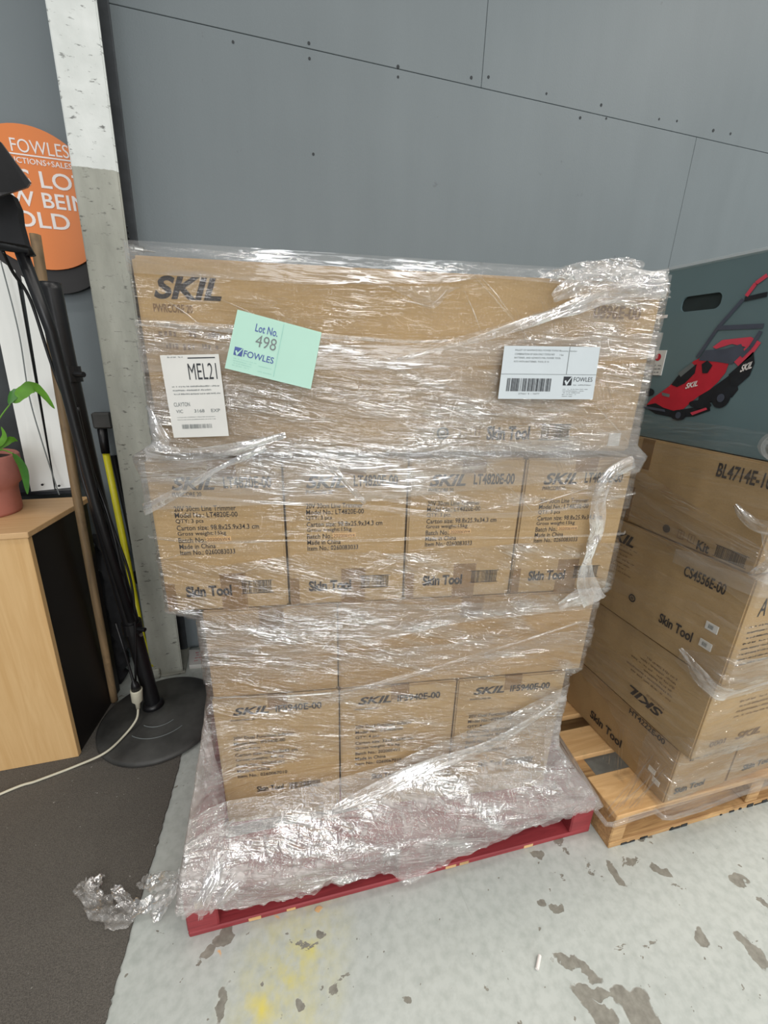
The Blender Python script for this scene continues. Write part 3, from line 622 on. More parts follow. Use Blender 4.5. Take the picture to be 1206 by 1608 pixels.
sheet('film_layer', 'film_heavy', wrap, wrapS, -.4, 1.5, [(-.4, .44), (.06, .325), (.2, .30), (.35, .31), (.52, .335), (.68, .40), (.85, .47), (1.0, .55), (1.5, .6)],
      [(a, b+.004) for a, b in palbot], .008, .005, 380, 130, .022, .2, 9, (-.0, 1.08), .006)
sheet('film_layer', 'film_heavy', wrap, wrapS, -.4, 1.5, [(-.4, .27), (0, .29), (.3, .27), (.6, .29), (.9, .28), (1.2, .26), (1.5, .25)],
      [(a, b+.016) for a, b in palbot], .013, .005, 380, 60, .022, .1, 10, (-.01, 1.13), .006)
sheet('film_layer', 'film_left', wrap, wrapS, -.5, .085, [(-.5, .62), (.05, .60), (.085, .36)], [(-.5, .12), (0, .125), (.085, .12)], .006, .006, 140, 90, .006, .6, 11, (-.01, .05), .006)
sheet('film_layer', 'film_left', wrap, wrapS, .96, 1.5, [(.96, .42), (1.5, .42)], [(.96, .14), (1.5, .14)], .006, .006, 140, 60, .006, .6, 12, (1.08,), .006)
# narrower turns crossing the load
r = random.Random(5)
for k in range(5):
    zc = (1.30, 1.15, .80, .68, 1.38)[k]; sl = r.uniform(-.05, .14); w = r.uniform(.02, .055)
    if zc > 1.25: sl = .07
    sheet('film_turn', ('film_mid', 'film_soft', 'film_diag')[k % 3], wrap, wrapS, -.25, 1.3, [(-.25, zc+w-sl*.25), (.5, zc+w+r.uniform(-.01, .01)), (1.3, zc+w+sl*.8)],
          [(-.25, zc-w-sl*.25), (.5, zc-w+r.uniform(-.01, .01)), (1.3, zc-w+sl*.8)], .014+.0008*k, .002, 220, 18, 0, sl, 20+k, LC)
# bunched film: ropes, folded edges and tails
R_ = [([(1.0275, 1.5325), (0.9595, 1.5214), (0.8874, 1.5011), (0.8105, 1.4727), (0.7207, 1.4427), (0.6186, 1.4102), (0.4919, 1.3774)], [.05, .035, .03, .022, .012, .006], .018),
      ([(0.7929, 1.4971), (0.8424, 1.5218), (0.9224, 1.5311), (1.0216, 1.5277)], [.02, .06, .06, .05], .016),
      ([(1.0416, 1.1743), (0.9913, 1.1477), (0.9752, 1.0865), (0.9851, 1.0057), (0.9766, 0.9384), (0.9835, 0.8764), (1.0186, 0.8140)], [.035, .04, .045, .035, .03, .05, .06], .02),
      ([(0.9232, 0.8066), (0.9718, 0.8278), (1.0316, 0.8374)], [.02, .05, .03], .019),
      ([(0.0161, 1.2022), (0.0902, 1.1931), (0.1885, 1.2081), (0.2768, 1.2337)], [.05, .03, .02, .012], .018),
      ([(-0.0155, 1.0785), (0.0697, 1.1242), (0.1482, 1.1695), (0.2379, 1.2081)], [.02, .016, .012, .01], .02),
      ([(0.0265, 1.1182), (0.2050, 1.0985), (0.4179, 1.0828), (0.6192, 1.0588), (0.8330, 1.0582), (1.0590, 1.1007)], [.006, .006, .01, .014, .012, .006], .02),
      ([(-0.0047, 1.0279), (0.1069, 1.0112), (0.2656, 1.0102), (0.4182, 1.0050), (0.6233, 1.0043), (0.8423, 0.9971), (1.0658, 0.9998)], [.005, .006, .004, .006, .004, .006], .02),
      ([(0.0345, 1.4265), (0.1727, 1.4229), (0.3210, 1.4169), (0.5159, 1.4106), (0.5922, 1.4153)], [.012, .012, .008, .005], .017),
      ([(0.3452, 1.1881), (0.3907, 1.1401), (0.4345, 1.0897)], [.02, .014, .01], .02),
      ([(0.0718, 0.6106), (0.3551, 0.5956), (0.5505, 0.6287), (0.7495, 0.6848), (0.9937, 0.7584)], [.004, .01, .012, .01, .006], .018),
      ([(0.3497, 0.2612), (0.5649, 0.3019), (0.7842, 0.3631), (0.9758, 0.4954)], [.008, .045, .035, .012], .016),
      ([(0.0154, 1.2807), (0.0350, 1.2208), (0.0462, 1.2009)], [.05, .05, .03], .016)]
for i, (pl, w, off) in enumerate(R_):
    rope('film_rope', 'film_rope' if w[0] > .011 or len(w) == 4 and i == 11 else 'film_soft', wrap, wrapS, pl, w, off, i+1, 12, 9, .006)
# straight tension lines
tl = []
for (a, b) in (((0.6268, 1.5313), (0.7728, 1.4088)), ((0.6393, 1.5319), (0.7184, 1.4600)), ((0.6128, 1.5059), (0.6591, 1.4255)), ((0.9122, 1.3064), (1.0436, 1.1995)), ((0.4718, 1.1600), (0.6779, 1.0695)), ((0.5379, 1.2210), (0.6121, 1.1516)),
               ((0.1500, 1.4178), (0.0826, 1.4672)), ((0.4762, 1.4838), (0.5528, 1.4728)), ((0.5528, 1.4728), (0.5854, 1.5047)), ((0.1719, 1.4710), (0.2638, 1.4325)), ((0.0469, 1.3043), (0.1291, 1.2208)), ((0.4174, 1.2210), (0.5276, 1.1455)), ((1.0707, 1.1545), (0.8150, 1.0742)), ((-0.0140, 0.9642), (0.1061, 1.0039)), ((0.1173, 0.9198), (0.2215, 0.9539)), ((0.1569, 0.8282), (0.3595, 0.8663)),
               ((0.6652, 1.2005), (0.8173, 1.0586)), ((0.6079, 1.2075), (0.7024, 1.1215))):
    tl.append((a, b))
for k in range(34):
    u = r.uniform(.72, 1.0); z = r.uniform(1.33, 1.50) if k < 24 else r.uniform(1.2, 1.3); l = r.uniform(.03, .09); tl.append(((u, z), (u+l*.55, z-l)))
for i, (a, b) in enumerate(tl):
    if i < 18: rope('tension_line', 'film_soft', wrap, wrapS, [a, ((a[0]+b[0])/2+.002, (a[1]+b[1])/2), b], [.001, .0035, .001], .019, i, 6, 3, .002, True)
tm = []
for i, (a, b) in enumerate(tl[18:]):
    tm.append(rope('fine_tension_lines', 'film_soft', wrap, wrapS, [a, ((a[0]+b[0])/2, (a[1]+b[1])/2+.001), b], [.0006, .002, .0006], .017, i, 4, 3, .0015, True))
vs_, fs_ = [], []
for o in tm:
    k = len(vs_); vs_ += [tuple(v.co) for v in o.data.vertices]; fs_ += [tuple(i+k for i in p.vertices) for p in o.data.polygons]; bpy.data.objects.remove(o)
fo = MB().add(vs_, fs_).build('fine_tension_lines', 'film_soft', wrap); fo['kind'] = 'stuff'
# crumple standing above the top right corner
def patch(name, mat, par, top, bot, depth, amp, nu=60, nv=26, seed=3, fn=None):
    T = smooth_path([(p[0], p[1], 0) for p in top], 12); Bq = smooth_path([(p[0], p[1], 0) for p in bot], 12)
    vs, uv = [], []
    for i in range(nu):
        t = i/(nu-1); a = T[int(t*(len(T)-1))]; b = Bq[int(t*(len(Bq)-1))]
        for j in range(nv):
            q = a.lerp(b, j/(nv-1)); vs.append((q.x, q.y)); uv.append((q.x, q.y))
    A = np.array(vs); nn = vnoise(A[:, 0]*45, A[:, 1]*45, seed)+.6*vnoise(A[:, 0]*110, A[:, 1]*110, seed+1)
    P = np.stack([A[:, 0], depth+amp*(nn-.8), A[:, 1]], -1)
    if fn: P = np.array([fn(*p) for p in P])
    idx = np.arange(nu*nv).reshape(nu, nv); f = np.stack([idx[:-1, :-1], idx[1:, :-1], idx[1:, 1:], idx[:-1, 1:]], -1).reshape(-1, 4)
    me = bpy.data.meshes.new(name); me.from_pydata(P.tolist(), [], f.tolist()); me.materials.append(M[mat])
    uvl = me.uv_layers.new(name='uv'); li = np.zeros(len(me.loops), int); me.loops.foreach_get('vertex_index', li)
    uvl.data.foreach_set('uv', np.array(uv)[li].ravel())
    for p_ in me.polygons: p_.use_smooth = True
    o = bpy.data.objects.new(name, me); link(o, par); return o
patch('film_crumple', 'film_heavy', wrap, [(0.7736, 1.5352), (0.8162, 1.5558), (0.8732, 1.5706), (0.9662, 1.5799), (0.9784, 1.5529), (1.0392, 1.5422)], [(0.7748, 1.5275), (0.8420, 1.5240), (0.8964, 1.5243), (0.9517, 1.5245), (0.9944, 1.5230), (1.0497, 1.5196)], .02, .035)
patch('film_crumple', 'film_heavy', wrap, [(0.7739, 1.5330), (0.8353, 1.5600), (0.9144, 1.5673), (0.9653, 1.5722), (0.9823, 1.5486), (1.0339, 1.5351)], [(0.7748, 1.5275), (0.8420, 1.5240), (0.8964, 1.5243), (0.9517, 1.5245), (0.9944, 1.5230), (1.0485, 1.5079)], -.015, .03, 60, 26, 9)
# flap fallen over the front at the top centre
patch('film_flap', 'film_soft', wrap, [(0.4637, 1.5025), (0.5361, 1.5057), (0.6103, 1.5069)], [(0.5026, 1.4914), (0.5555, 1.4685), (0.5907, 1.5017)], -.02, .01, 30, 16, 12)
# pleats where the film stretches over the left front corner of the pallet
for i, pl in enumerate(([(0.0621, 0.2467), (.07, .20), (.03, .165), (.0, .14)], [(0.1376, 0.1850), (.12, .19), (.08, .16), (.06, .135)], [(.10, .24), (.06, .2), (.045, .16), (.035, .12)])):
    rope('film_pleat', 'film_rope', wrap, wrapS, pl, [.01, .03, .025, .012], .02, 40+i, 12, 9, .01)
# tail lying on the floor, left of the pallet
def ribbon(name, pts, width, seed, amp=.02):
    P = smooth_path(pts, 14); rr = np.random.default_rng(seed); nc = 11; L = len(P); vs, uv = [], []; acc = 0
    for i, p in enumerate(P):
        d = (P[min(i+1, L-1)]-P[max(i-1, 0)]).normalized(); nn = Vector((-d.y, d.x, 0)); acc += .01
        w = width*(.55+.6*float(vnoise(np.array([i*.2]), np.array([0.]), seed)[0]))*(.35+.65*math.sin(math.pi*min(1, .12+.8*i/L)))
        for k in range(nc):
            a = (k/(nc-1)-.5)*w; q = p+nn*a; h = amp*float(vnoise(np.array([i*.35]), np.array([k*.8]), seed+3)[0])
            vs.append((q.x+rr.normal()*.001, q.y+rr.normal()*.001, max(.008, q.z+h))); uv.append((acc, a))
    idx = np.arange(L*nc).reshape(L, nc); f = np.stack([idx[:-1, :-1], idx[1:, :-1], idx[1:, 1:], idx[:-1, 1:]], -1).reshape(-1, 4)
    me = bpy.data.meshes.new(name); me.from_pydata(vs, [], f.tolist()); me.materials.append(M['film_rope'])
    uvl = me.uv_layers.new(name='uv'); li = np.zeros(len(me.loops), int); me.loops.foreach_get('vertex_index', li)
    uvl.data.foreach_set('uv', np.array(uv)[li].ravel())
    for p_ in me.polygons: p_.use_smooth = True
    o = bpy.data.objects.new(name, me); link(o); o.parent = wrap; o.matrix_parent_inverse = Matrix.LocRotScale(wrap.location, wrap.rotation_euler, None).inverted(); return o
def g3(p, z): return (p[0], p[1], z)
ribbon('film_tail', [g3((-0.2717, 0.8554), .05), g3((-0.3240, 0.8406), .03), g3((-0.3832, 0.8362), .015), g3((-0.4362, 0.8444), .012), g3((-0.4916, 0.8883), .012), g3((-0.5390, 0.9389), .02)], .06, 3)
ribbon('film_tail', [g3((-0.3832, 0.8362), .012), g3((-0.4217, 0.8757), .02), g3((-0.4518, 0.9066), .02)], .03, 5)
ribbon('film_tail', [g3((-0.4778, 0.8917), .012), g3((-0.5039, 0.9214), .02), g3((-0.4865, 0.9522), .015)], .035, 6)
ribbon('film_tail', [g3((-0.2675, 0.8467), .06), g3((-0.3177, 0.8685), .05), g3((-0.3634, 0.8891), .03), g3((-0.3825, 0.9069), .02)], .05, 8)
ribbon('film_tail', [g3((-0.2694, 0.8624), .08), g3((-0.3000, 0.8338), .03), g3((-0.3412, 0.8104), .012)], .05, 9)

# ---------------------------------------------------------------- labels on the load
def card_on_front(name, label, cat, corners, off, mat, thick=.0006, tilt=0):
    """corners tl, tr, br, bl as (s, z)"""
    o = empty(name, label, cat, (SB.x, SB.y, 0), SROT)
    tl_, tr_, br_, bl_ = [Vector((c[0], c[1])) for c in corners]
    def P(a, b, e=0.0):
        q = (bl_*(1-a)+br_*a)*(1-b)+(tl_*(1-a)+tr_*a)*b
        return (q.x, -off-e-tilt*(1-b)-.002*math.sin(a*5)*0, q.y)
    n = 8; m_ = MB(); vs = [P(i/n, j/n, 0) for j in range(n+1) for i in range(n+1)]; vb = [(x, y+thick, z) for x, y, z in vs]; k = (n+1)**2
    fs = [(j*(n+1)+i, j*(n+1)+i+1, (j+1)*(n+1)+i+1, (j+1)*(n+1)+i) for j in range(n) for i in range(n)]
    ring = [i for i in range(n+1)]+[j*(n+1)+n for j in range(1, n+1)]+[n*(n+1)+i for i in range(n-1, -1, -1)]+[j*(n+1) for j in range(n-1, 0, -1)]
    m_.add(vs+vb, fs+[tuple(v+k for v in f[::-1]) for f in fs]+[(ring[i], ring[(i+1) % len(ring)], ring[(i+1) % len(ring)]+k, ring[i]+k) for i in range(len(ring))])
    m_.build('card' if mat == 'mint' else 'label_sheet', mat, o)
    return o, (lambda a, b: P(a, b, .0006))
# check-mark emblem
def emblem(par, f, a0, b0, a1, b1, dark, light):
    mb = MB(); put_rect(mb, f, a0, b0, a1, b1); mb.build('emblem_print', dark, par)
    g_ = lambda a, b: tuple(np.array(f(a0+(a1-a0)*a, b0+(b1-b0)*b))+np.array((0, -.0004, 0)))
    MB().poly([g_(.12, .5), g_(.3, .62), g_(.42, .35), g_(.9, .98), g_(.99, .98), g_(.45, .02), g_(.36, .02)]).build('tick_print', light, par)
o, f = card_on_front('lot_card', 'mint green lot card, tilted, stuck on the film over the top carton', 'card', ((0.2062, 1.4528), (0.3506, 1.4207), (0.3280, 1.3212), (0.1767, 1.3553)), .030, 'mint', .0012, .006)
mb = MB(); put_text(mb, f, 'Lot No.', .24, .73, .50, .86, .01); mb.build('heading_print', 'navy', o)
mb = MB(); put_text(mb, f, '498', .27, .49, .51, .69, -.005); mb.build('number_print', 'greyink', o)
mb = MB(); put_text(mb, f, 'FOWLES', .17, .27, .515, .38, .01); mb.build('name_print', 'navy', o)
emblem(o, f, .06, .26, .155, .40, 'navy', 'mint')
mb = MB()
for i in range(4): put_glyphline(mb, f, .07, .20-i*.04, .28+.05*(i == 0), .215-i*.04, i)
for i in range(2): put_glyphline(mb, f, .36, .17-i*.09, .52, .185-i*.09, i+9)
mb.build('small_print', 'mintline', o)['kind'] = 'stuff'
mb = MB(); put_rect(mb, f, .545, .06, .552, .97); mb.build('fold_line', 'mintline', o)

o, f = card_on_front('shipping_label', 'creased white shipping label reading MEL21, left end of the top carton', 'label', ((0.0655, 1.3741), (0.1659, 1.3789), (0.1700, 1.2317), (0.0699, 1.2279)), .0235, 'paper')
mb = MB(); put_text(mb, f, 'MEL21', .44, .71, .93, .90, -.004); put_rect(mb, f, .46, .955, .93, .968); mb.build('code_print', 'mowdark', o)
mb = MB(); put_text(mb, f, 'CLAYTON', .10, .39, .38, .44, .005); put_text(mb, f, 'VIC', .12, .31, .24, .35, .005); put_text(mb, f, '3168', .44, .31, .62, .35, .005); put_text(mb, f, 'EXP', .74, .31, .90, .35, .005)
for i in range(3): put_glyphline(mb, f, .12, .62-i*.045, .95-.15*(i == 1), .64-i*.045, i)
for i in range(2): put_glyphline(mb, f, .12, .25-i*.03, .8, .26-i*.03, i+5)
put_glyphline(mb, f, .12, .965, .4, .985, 3); put_barcode(mb, f, .18, .11, .72, .165, 44, False, 4); mb.build('text_print', 'greyink', o)['kind'] = 'stuff'

o, f = card_on_front('auction_label', 'cool white printed label with barcode, right half of the top carton', 'label', ((0.7045, 1.4087), (0.9080, 1.4122), (0.9121, 1.3095), (0.7034, 1.3079)), .0235, 'paperblue')
mb = MB()
for i, t in enumerate(('PALLET OF SAWMATE RRS, POWER TOOLS &', 'COMBINATION OF SKIN ONLY TOOLS NO', 'BATTERIES, AND AZWKITS PAR, POWER TOOL', 'KITS WITH BATTERIES, TOOL IS 14')):
    put_text(mb, f, t, .115, .905-i*.07, .115+(.47, .41, .48, .36)[i], .94-i*.07, .0)
put_text(mb, f, 'Quantity: Number', .58, .90, .76, .93); put_text(mb, f, '1 lot', .58, .83, .62, .86)
mb.build('text_print', 'greyink', o)['kind'] = 'stuff'
mb = MB(); put_rect(mb, f, .0, .475, 1, .482); put_rect(mb, f, .675, .482, .68, 1.0); mb.build('rule_print', 'greyink', o)
mb = MB(); put_barcode(mb, f, .07, .15, .53, .40, 42, False, 3); put_text(mb, f, 'FOWLES', .765, .345, .965, .43, -.004); mb.build('barcode_print', 'mowdark', o)
mb = MB(); put_text(mb, f, '27661 5 - 1677', .2, .09, .42, .12)
for i in range(5): put_glyphline(mb, f, .66, .19-i*.035, .93-.04*i, .205-i*.035, i)
put_glyphline(mb, f, .765, .27, .96, .29, 11); mb.build('small_print', 'greyink', o)['kind'] = 'stuff'
emblem(o, f, .655, .27, .745, .44, 'mowdark', 'paperblue')

# ---------------------------------------------------------------- right-hand load
pp = empty('pine_pallet', 'raw pine pallet under the shorter wrapped load beside the red pallet', 'pallet', (.934, .636, 0), -.04)
PW = 1.16
for (y0, w) in ((.0, .128), (.20, .105), (.36, .105), (.52, .105), (.68, .105), (.84, .105), (1.03, .12)):
    MB().box(0, PW, y0, y0+w, .118, .1385, .002, 1, .0008).build('deck_board', 'pine', pp)
for x0 in (0.0, .54, 1.10):
    MB().box(x0, x0+.05, .002, 1.15, .020, .118, .003, 1, .001).build('bearer', 'pine_edge', pp)
for y0 in (.0, .34, .68, 1.03):
    MB().box(0, PW, y0, y0+.11, 0, .020, .002, 1, .001).build('bottom_board', 'pine_edge', pp)
ch = MB()
for k in range(30):
    x = random.uniform(.02, 1.1); ch.box(x, x+random.uniform(.005, .03), -.002, .004, .001, .001+random.uniform(.002, .012))
ck = ch.build('splintered_edge', 'mowdark', pp); ck['kind'] = 'stuff'

SX = lambda y1, z0, off=.0014: (lambda a, b: (-off, y1-a, b-z0))   # left side face: reads from back (a=0) to front
def side_carton(name, label, x0, y0, x1, y1, z0, z1, mat='card2'):
    o = empty(name, label, 'carton', (x0, y0, z0)); MB().box(0, x1-x0, 0, y1-y0, 0, z1-z0, .004, 2, .0008).build('carton_body', mat, o); return o
def side_text(mb, o, s, p, q, bold=.02, shear=0., flip=False, fn=None):
    """p, q: (y, z) of the lower start and the upper end on the side face"""
    ox, oy, oz = o.location; (ya, za), (yb, zb) = p, q
    fr = lambda a, b: (-.0014, ya+(yb-ya)*a-oy, za+(zb-za)*b-oz)
    if fn: fn(mb, fr)
    else: put_text(mb, fr, s, 0, 0, 1, 1, bold, shear)
# bottom layer
ht = side_carton('trimmer_carton', 'brown carton at the front corner of the pine pallet, bottom layer', 1.095, .628, 1.345, 1.10, .140, .348)
mb = MB(); side_text(mb, ht, 'HT4222E-00', (0.8028, 0.3233), ((0.6857, 0.3112)[0]-.012, (0.8028, 0.3233)[1]+.020)); mb.build('model_print', 'ink', ht)
mb = MB(); side_text(mb, ht, 'Skin Tool', ((0.9396, 0.1421)[0], .175), ((0.7991, 0.1722)[0], .207), .03); mb.build('tool_print', 'ink', ht)
mb = MB(); fo_ = lambda a, b: (a, -.0014, b); put_text(mb, fo_, 'Skin Tool', .03, .03, .15, .055, .03)
put_glyphline(mb, fo_, .05, .155, .2, .175, 3)
mb.build('front_print', 'ink', ht)['kind'] = 'stuff'
ht2 = side_carton('trimmer_carton', 'second brown carton along the front of the pine pallet, bottom layer', 1.350, .630, 1.62, 1.10, .140, .345)
mb = MB(); put_text(mb, fo_, 'Skin Tool', .06, .03, .19, .055, .03); put_glyphline(mb, fo_, .08, .15, .2, .165, 4); mb.build('front_print', 'ink', ht2)['kind'] = 'stuff'
ht3 = side_carton('trimmer_carton', 'third brown carton along the front of the pine pallet, bottom layer', 1.625, .630, 1.90, 1.10, .140, .345)
# second layer, upside-down carton
hb = side_carton('upturned_carton', 'brown carton with upside-down lettering, second layer on the pine pallet', 1.090, .598, 1.60, 1.10, .350, .615, 'card')
mb = MB()
def flip_text(mb, o, s, y0, y1, z0, z1, bold, shear=0.):   # letters turned half round
    ox, oy, oz = o.location; put_text(mb, lambda a, b: (-.0014, y0+(y1-y0)*(1-a)-oy, z0+(z1-z0)*(1-b)-oz), s, 0, 0, 1, 1, bold, shear)
flip_text(mb, hb, 'SKIL', .82, .70, .395, .425, .035, .32); mb.build('logo_print', 'ink', hb)
mb = MB(); flip_text(mb, hb, 'PWRCORE 20', .76, .70, .430, .438, .02)
for i, t in enumerate(('20V Brushless Tool', 'Model No.: E-00', 'QTY: 4 pcs', 'Carton size', 'Gross weight', 'Made in China')):
    put_glyphline(mb, (lambda a, b: (-.0014, a-.598, b-.350)), .69, .47+i*.015, .69+(.14, .16, .10, .15, .12, .10)[i], .478+i*.015, i)
mb.build('detail_print', 'inksoft', hb)['kind'] = 'stuff'
mb = MB(); put_text(mb, fo_, 'SKIL', .16, .03, .26, .055, .03, .3)
for i in range(4): put_glyphline(mb, fo_, .12, .12+i*.018, .3, .128+i*.018, i)
put_text(mb, fo_, '0001', .06, .03, .12, .05, .02)
mb.build('front_print', 'inksoft', hb)['kind'] = 'stuff'
# third layer
cs = side_carton('saw_carton', 'brown carton with two small white stickers, third layer on the pine pallet', 1.080, .585, 1.60, 1.10, .617, .924, 'card')
mb = MB(); side_text(mb, cs, 'CS4556E-00', ((0.7486, 0.8510)[0], (0.7486, 0.8510)[1]), ((0.6384, 0.8693)[0], (0.7486, 0.8510)[1]+.030)); mb.build('model_print', 'ink', cs)
mb = MB(); side_text(mb, cs, 'Skin Tool', ((0.7798, 0.6844)[0], (0.7798, 0.6844)[1]), ((0.6791, 0.7024)[0], (0.7798, 0.6844)[1]+.030), .03); mb.build('tool_print', 'ink', cs)
mb = MB(); side_text(mb, cs, 'SKIL', (1.02, .855), (.915, .89), .035, .32); mb.build('logo_print', 'ink', cs)
a, b = (0.8785, 0.7050); mb = MB(); frr = lambda y, z: (-.0014, y-.585, z-.617); put_ring(mb, frr, a, b, .008, .0125); put_ring(mb, frr, a, b, .002, .005); mb.build('round_mark', 'ink', cs)
mb = MB()
for i in range(7): put_glyphline(mb, frr, .90+.012*(i % 3), .845-i*.014, 1.02, .851-i*.014, i)
mb.build('detail_print', 'inksoft', cs)['kind'] = 'stuff'
for c0 in ((0.6422, 0.7551), (0.6437, 0.7017)):
    st = MB().box(-.0024, 0, c0[0]-.016-.585, c0[0]+.016-.585, c0[1]-.010-.617, c0[1]+.012-.617, .0006).build('white_sticker', 'paper', cs)
    mb = MB(); put_barcode(mb, (lambda y, z: (-.003, y-.585, z-.617)), c0[0]-.008, c0[1]-.004, c0[0]+.010, c0[1]+.007, 7, False, 2); mb.build('sticker_print', 'greyink', cs)
mb = MB()
put_text(mb, fo_, 'A', .045, .20, .07, .25, .0)
for i in range(8): put_glyphline(mb, fo_, .03, .17-i*.016, .18, .176-i*.016, i)
mb.build('front_print', 'ink', cs)['kind'] = 'stuff'
# fourth layer
bl = side_carton('kit_carton', 'brown carton marked Kit below the dark mower carton, fourth layer', 1.085, .598, 1.60, 1.10, .926, 1.183, 'card')
mb = MB(); side_text(mb, bl, 'BL4714E-10', ((0.7431, 1.1265)[0], (0.7431, 1.1265)[1]), (.62, (0.7431, 1.1265)[1]+.035)); mb.build('model_print', 'ink', bl)
mb = MB(); side_text(mb, bl, 'Kit', ((0.7393, 0.9317)[0], (0.7393, 0.9317)[1]), ((0.7067, 0.9319)[0], (0.7393, 0.9317)[1]+.026), .03); mb.build('tool_print', 'ink', bl)
p0 = (0.6913, 0.9354); p1 = (0.6204, 0.9382)
mb = MB(); side_text(mb, bl, '', p0, (p1[0], p0[1]+.028), fn=lambda m_, f_: put_barcode(m_, f_, 0, 0, 1, 1, 24)); mb.build('barcode_print', 'ink', bl)
a, b = (0.8319, 0.9531); mb = MB(); frb = lambda y, z: (-.0014, y-.598, z-.926); put_ring(mb, frb, a, b, .0, .0115); mb.build('round_mark', 'ink', bl)
mb = MB()
for k in range(2):
    ya, za = a-.035-k*.03, b-.012
    for rr_ in ((ya, za, ya-.018, za+.0015), (ya, za+.022, ya-.018, za+.0235), (ya, za, ya-.0015, za+.0235), (ya-.0165, za, ya-.018, za+.0235), (ya-.008, za+.005, ya-.010, za+.02)): put_rect(mb, frb, *rr_)
mb.build('handling_marks', 'inksoft', bl)['kind'] = 'stuff'
MB().box(-.0012, .0004, .93-.598, .97-.598, .17, .257).build('tape', 'tape', bl)
MB().box(-.0012, .0004, .96-.598, 1.0-.598, .0, .11).build('tape', 'tape', bl)
mb = MB(); side_text(mb, bl, 'SKIL', (1.07, 1.135), (.985, 1.168), .035, .32); mb.build('logo_print', 'ink', bl)

# mower carton on top: dark printed box with a hand hole, its side leaning a little into the room
mo = empty('mower_carton', 'dark slate green mower carton with a hand hole, on top of the right load', 'carton', (1.095, .50, 1.186), 0)
H = .437; YL = .64
bm_ = MB(); hy, hz = (0.9064, 1.5329); hy -= .50; hz -= 1.186
def rr_pts(cy, cz, w, h, r, n=6):
    out = []
    for (sx, sz, a0) in ((1, 1, 0), (-1, 1, 90), (-1, -1, 180), (1, -1, 270)):
        for k in range(n+1):
            a = math.radians(a0+90*k/n); out.append((cy+sx*(w/2-r)+r*math.cos(a), cz+sz*(h/2-r)+r*math.sin(a)))
    return out
bmx = bmesh.new()
outer = [(0, 0), (YL, 0), (YL, H), (0, H)]; inner = rr_pts(hy, hz, .105, .036, .014)
# side face with hole: bridge by angular triangulation
cyc = [Vector((0, y, z)) for y, z in inner]; ov = [bmx.verts.new((0, y, z)) for y, z in outer]; iv = [bmx.verts.new(v) for v in cyc]
eds = [bmx.edges.new((ov[i], ov[(i+1) % 4])) for i in range(4)]+[bmx.edges.new((iv[i], iv[(i+1) % len(iv)])) for i in range(len(iv))]
bmesh.ops.triangle_fill(bmx, use_beauty=True, use_dissolve=False, edges=eds)
bmx.verts.index_update(); mbx = MB().add([v.co for v in bmx.verts], [[v.index for v in f.verts] for f in bmx.faces]); bmx.free()
nI = len(inner); ring0 = [(0, y, z) for y, z in inner]; ring1 = [(.005, y, z) for y, z in inner]
mbx.add(ring0+ring1, [(i, (i+1) % nI, nI+(i+1) % nI, nI+i) for i in range(nI)])
D_ = .75
mbx.add([(0, 0, 0), (D_, 0, 0), (D_, 0, H), (0, 0, H), (0, YL, 0), (D_, YL, 0), (D_, YL, H), (0, YL, H)], [(0, 1, 2, 3), (4, 7, 6, 5), (3, 2, 6, 7), (0, 4, 5, 1), (1, 5, 6, 2)])
mbx.build('carton_body', 'mowerbox', mo)
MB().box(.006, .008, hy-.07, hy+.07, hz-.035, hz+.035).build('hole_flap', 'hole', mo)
MP = lambda pts, e=.0015: [(-e, y-.50, z-1.186) for y, z in pts]
def pr(name, mat, pts, e=.0015): return MB().poly(MP(pts, e)).build(name, mat, mo)
MB().poly(MP([(0.9946, 1.2738), (0.9825, 1.2927), (0.9551, 1.3139), (0.9359, 1.3303), (0.9215, 1.3476), (0.9030, 1.3739), (0.8840, 1.3946), (0.8616, 1.4053), (0.8351, 1.3978), (0.7940, 1.3894), (0.7957, 1.3692), (0.8077, 1.3466), (0.8229, 1.3276), (0.8464, 1.3105), (0.8640, 1.2930), (0.8788, 1.2752), (0.9066, 1.2672), (0.9395, 1.2723), (0.9668, 1.2818)])).build('mower_body_print', 'mowered', mo)
pr('collector_print', 'mowpink', [(0.8435, 1.4273), (0.8245, 1.4426), (0.7611, 1.4471), (0.7360, 1.4342), (0.7487, 1.4050), (0.7705, 1.3841), (0.7891, 1.3980), (0.7657, 1.4256), (0.7994, 1.4333), (0.8343, 1.4227)], .0018)
pr('engine_print', 'mowgrey', [(0.8708, 1.3962), (0.8609, 1.4202), (0.8111, 1.4223), (0.7776, 1.4327), (0.7657, 1.4160), (0.7862, 1.3881), (0.8259, 1.3935)], .0022)
pr('grass_bag_print', 'mowdark', [(0.7870, 1.3651), (0.7705, 1.3841), (0.7465, 1.4158), (0.7366, 1.3914), (0.7394, 1.3639), (0.7578, 1.3405), (0.7759, 1.3424)], .0018)
pr('battery_cover_print', 'mowdark', [(0.9311, 1.3339), (0.9196, 1.3542), (0.8968, 1.3772), (0.8733, 1.3870), (0.8723, 1.3654), (0.8932, 1.3392), (0.9123, 1.3284)], .0022)
pr('undercarriage_print', 'mowdark', [(1.0042, 1.2765), (0.9463, 1.2820), (0.8923, 1.2705), (0.8519, 1.2813), (0.8126, 1.2916), (0.8071, 1.2782), (0.8457, 1.2594), (0.8978, 1.2496), (0.9588, 1.2527), (0.9970, 1.2664)], .0012)
def wheel(cx, cy, w, h, e=.0024):
    pts = []
    for k in range(18):
        a = 2*math.pi*k/18; pts.append((cx+w*math.cos(a), cy+h*math.sin(a)))
    MB().poly(MP(pts, e)).build('wheel_print', 'mowdark', mo)
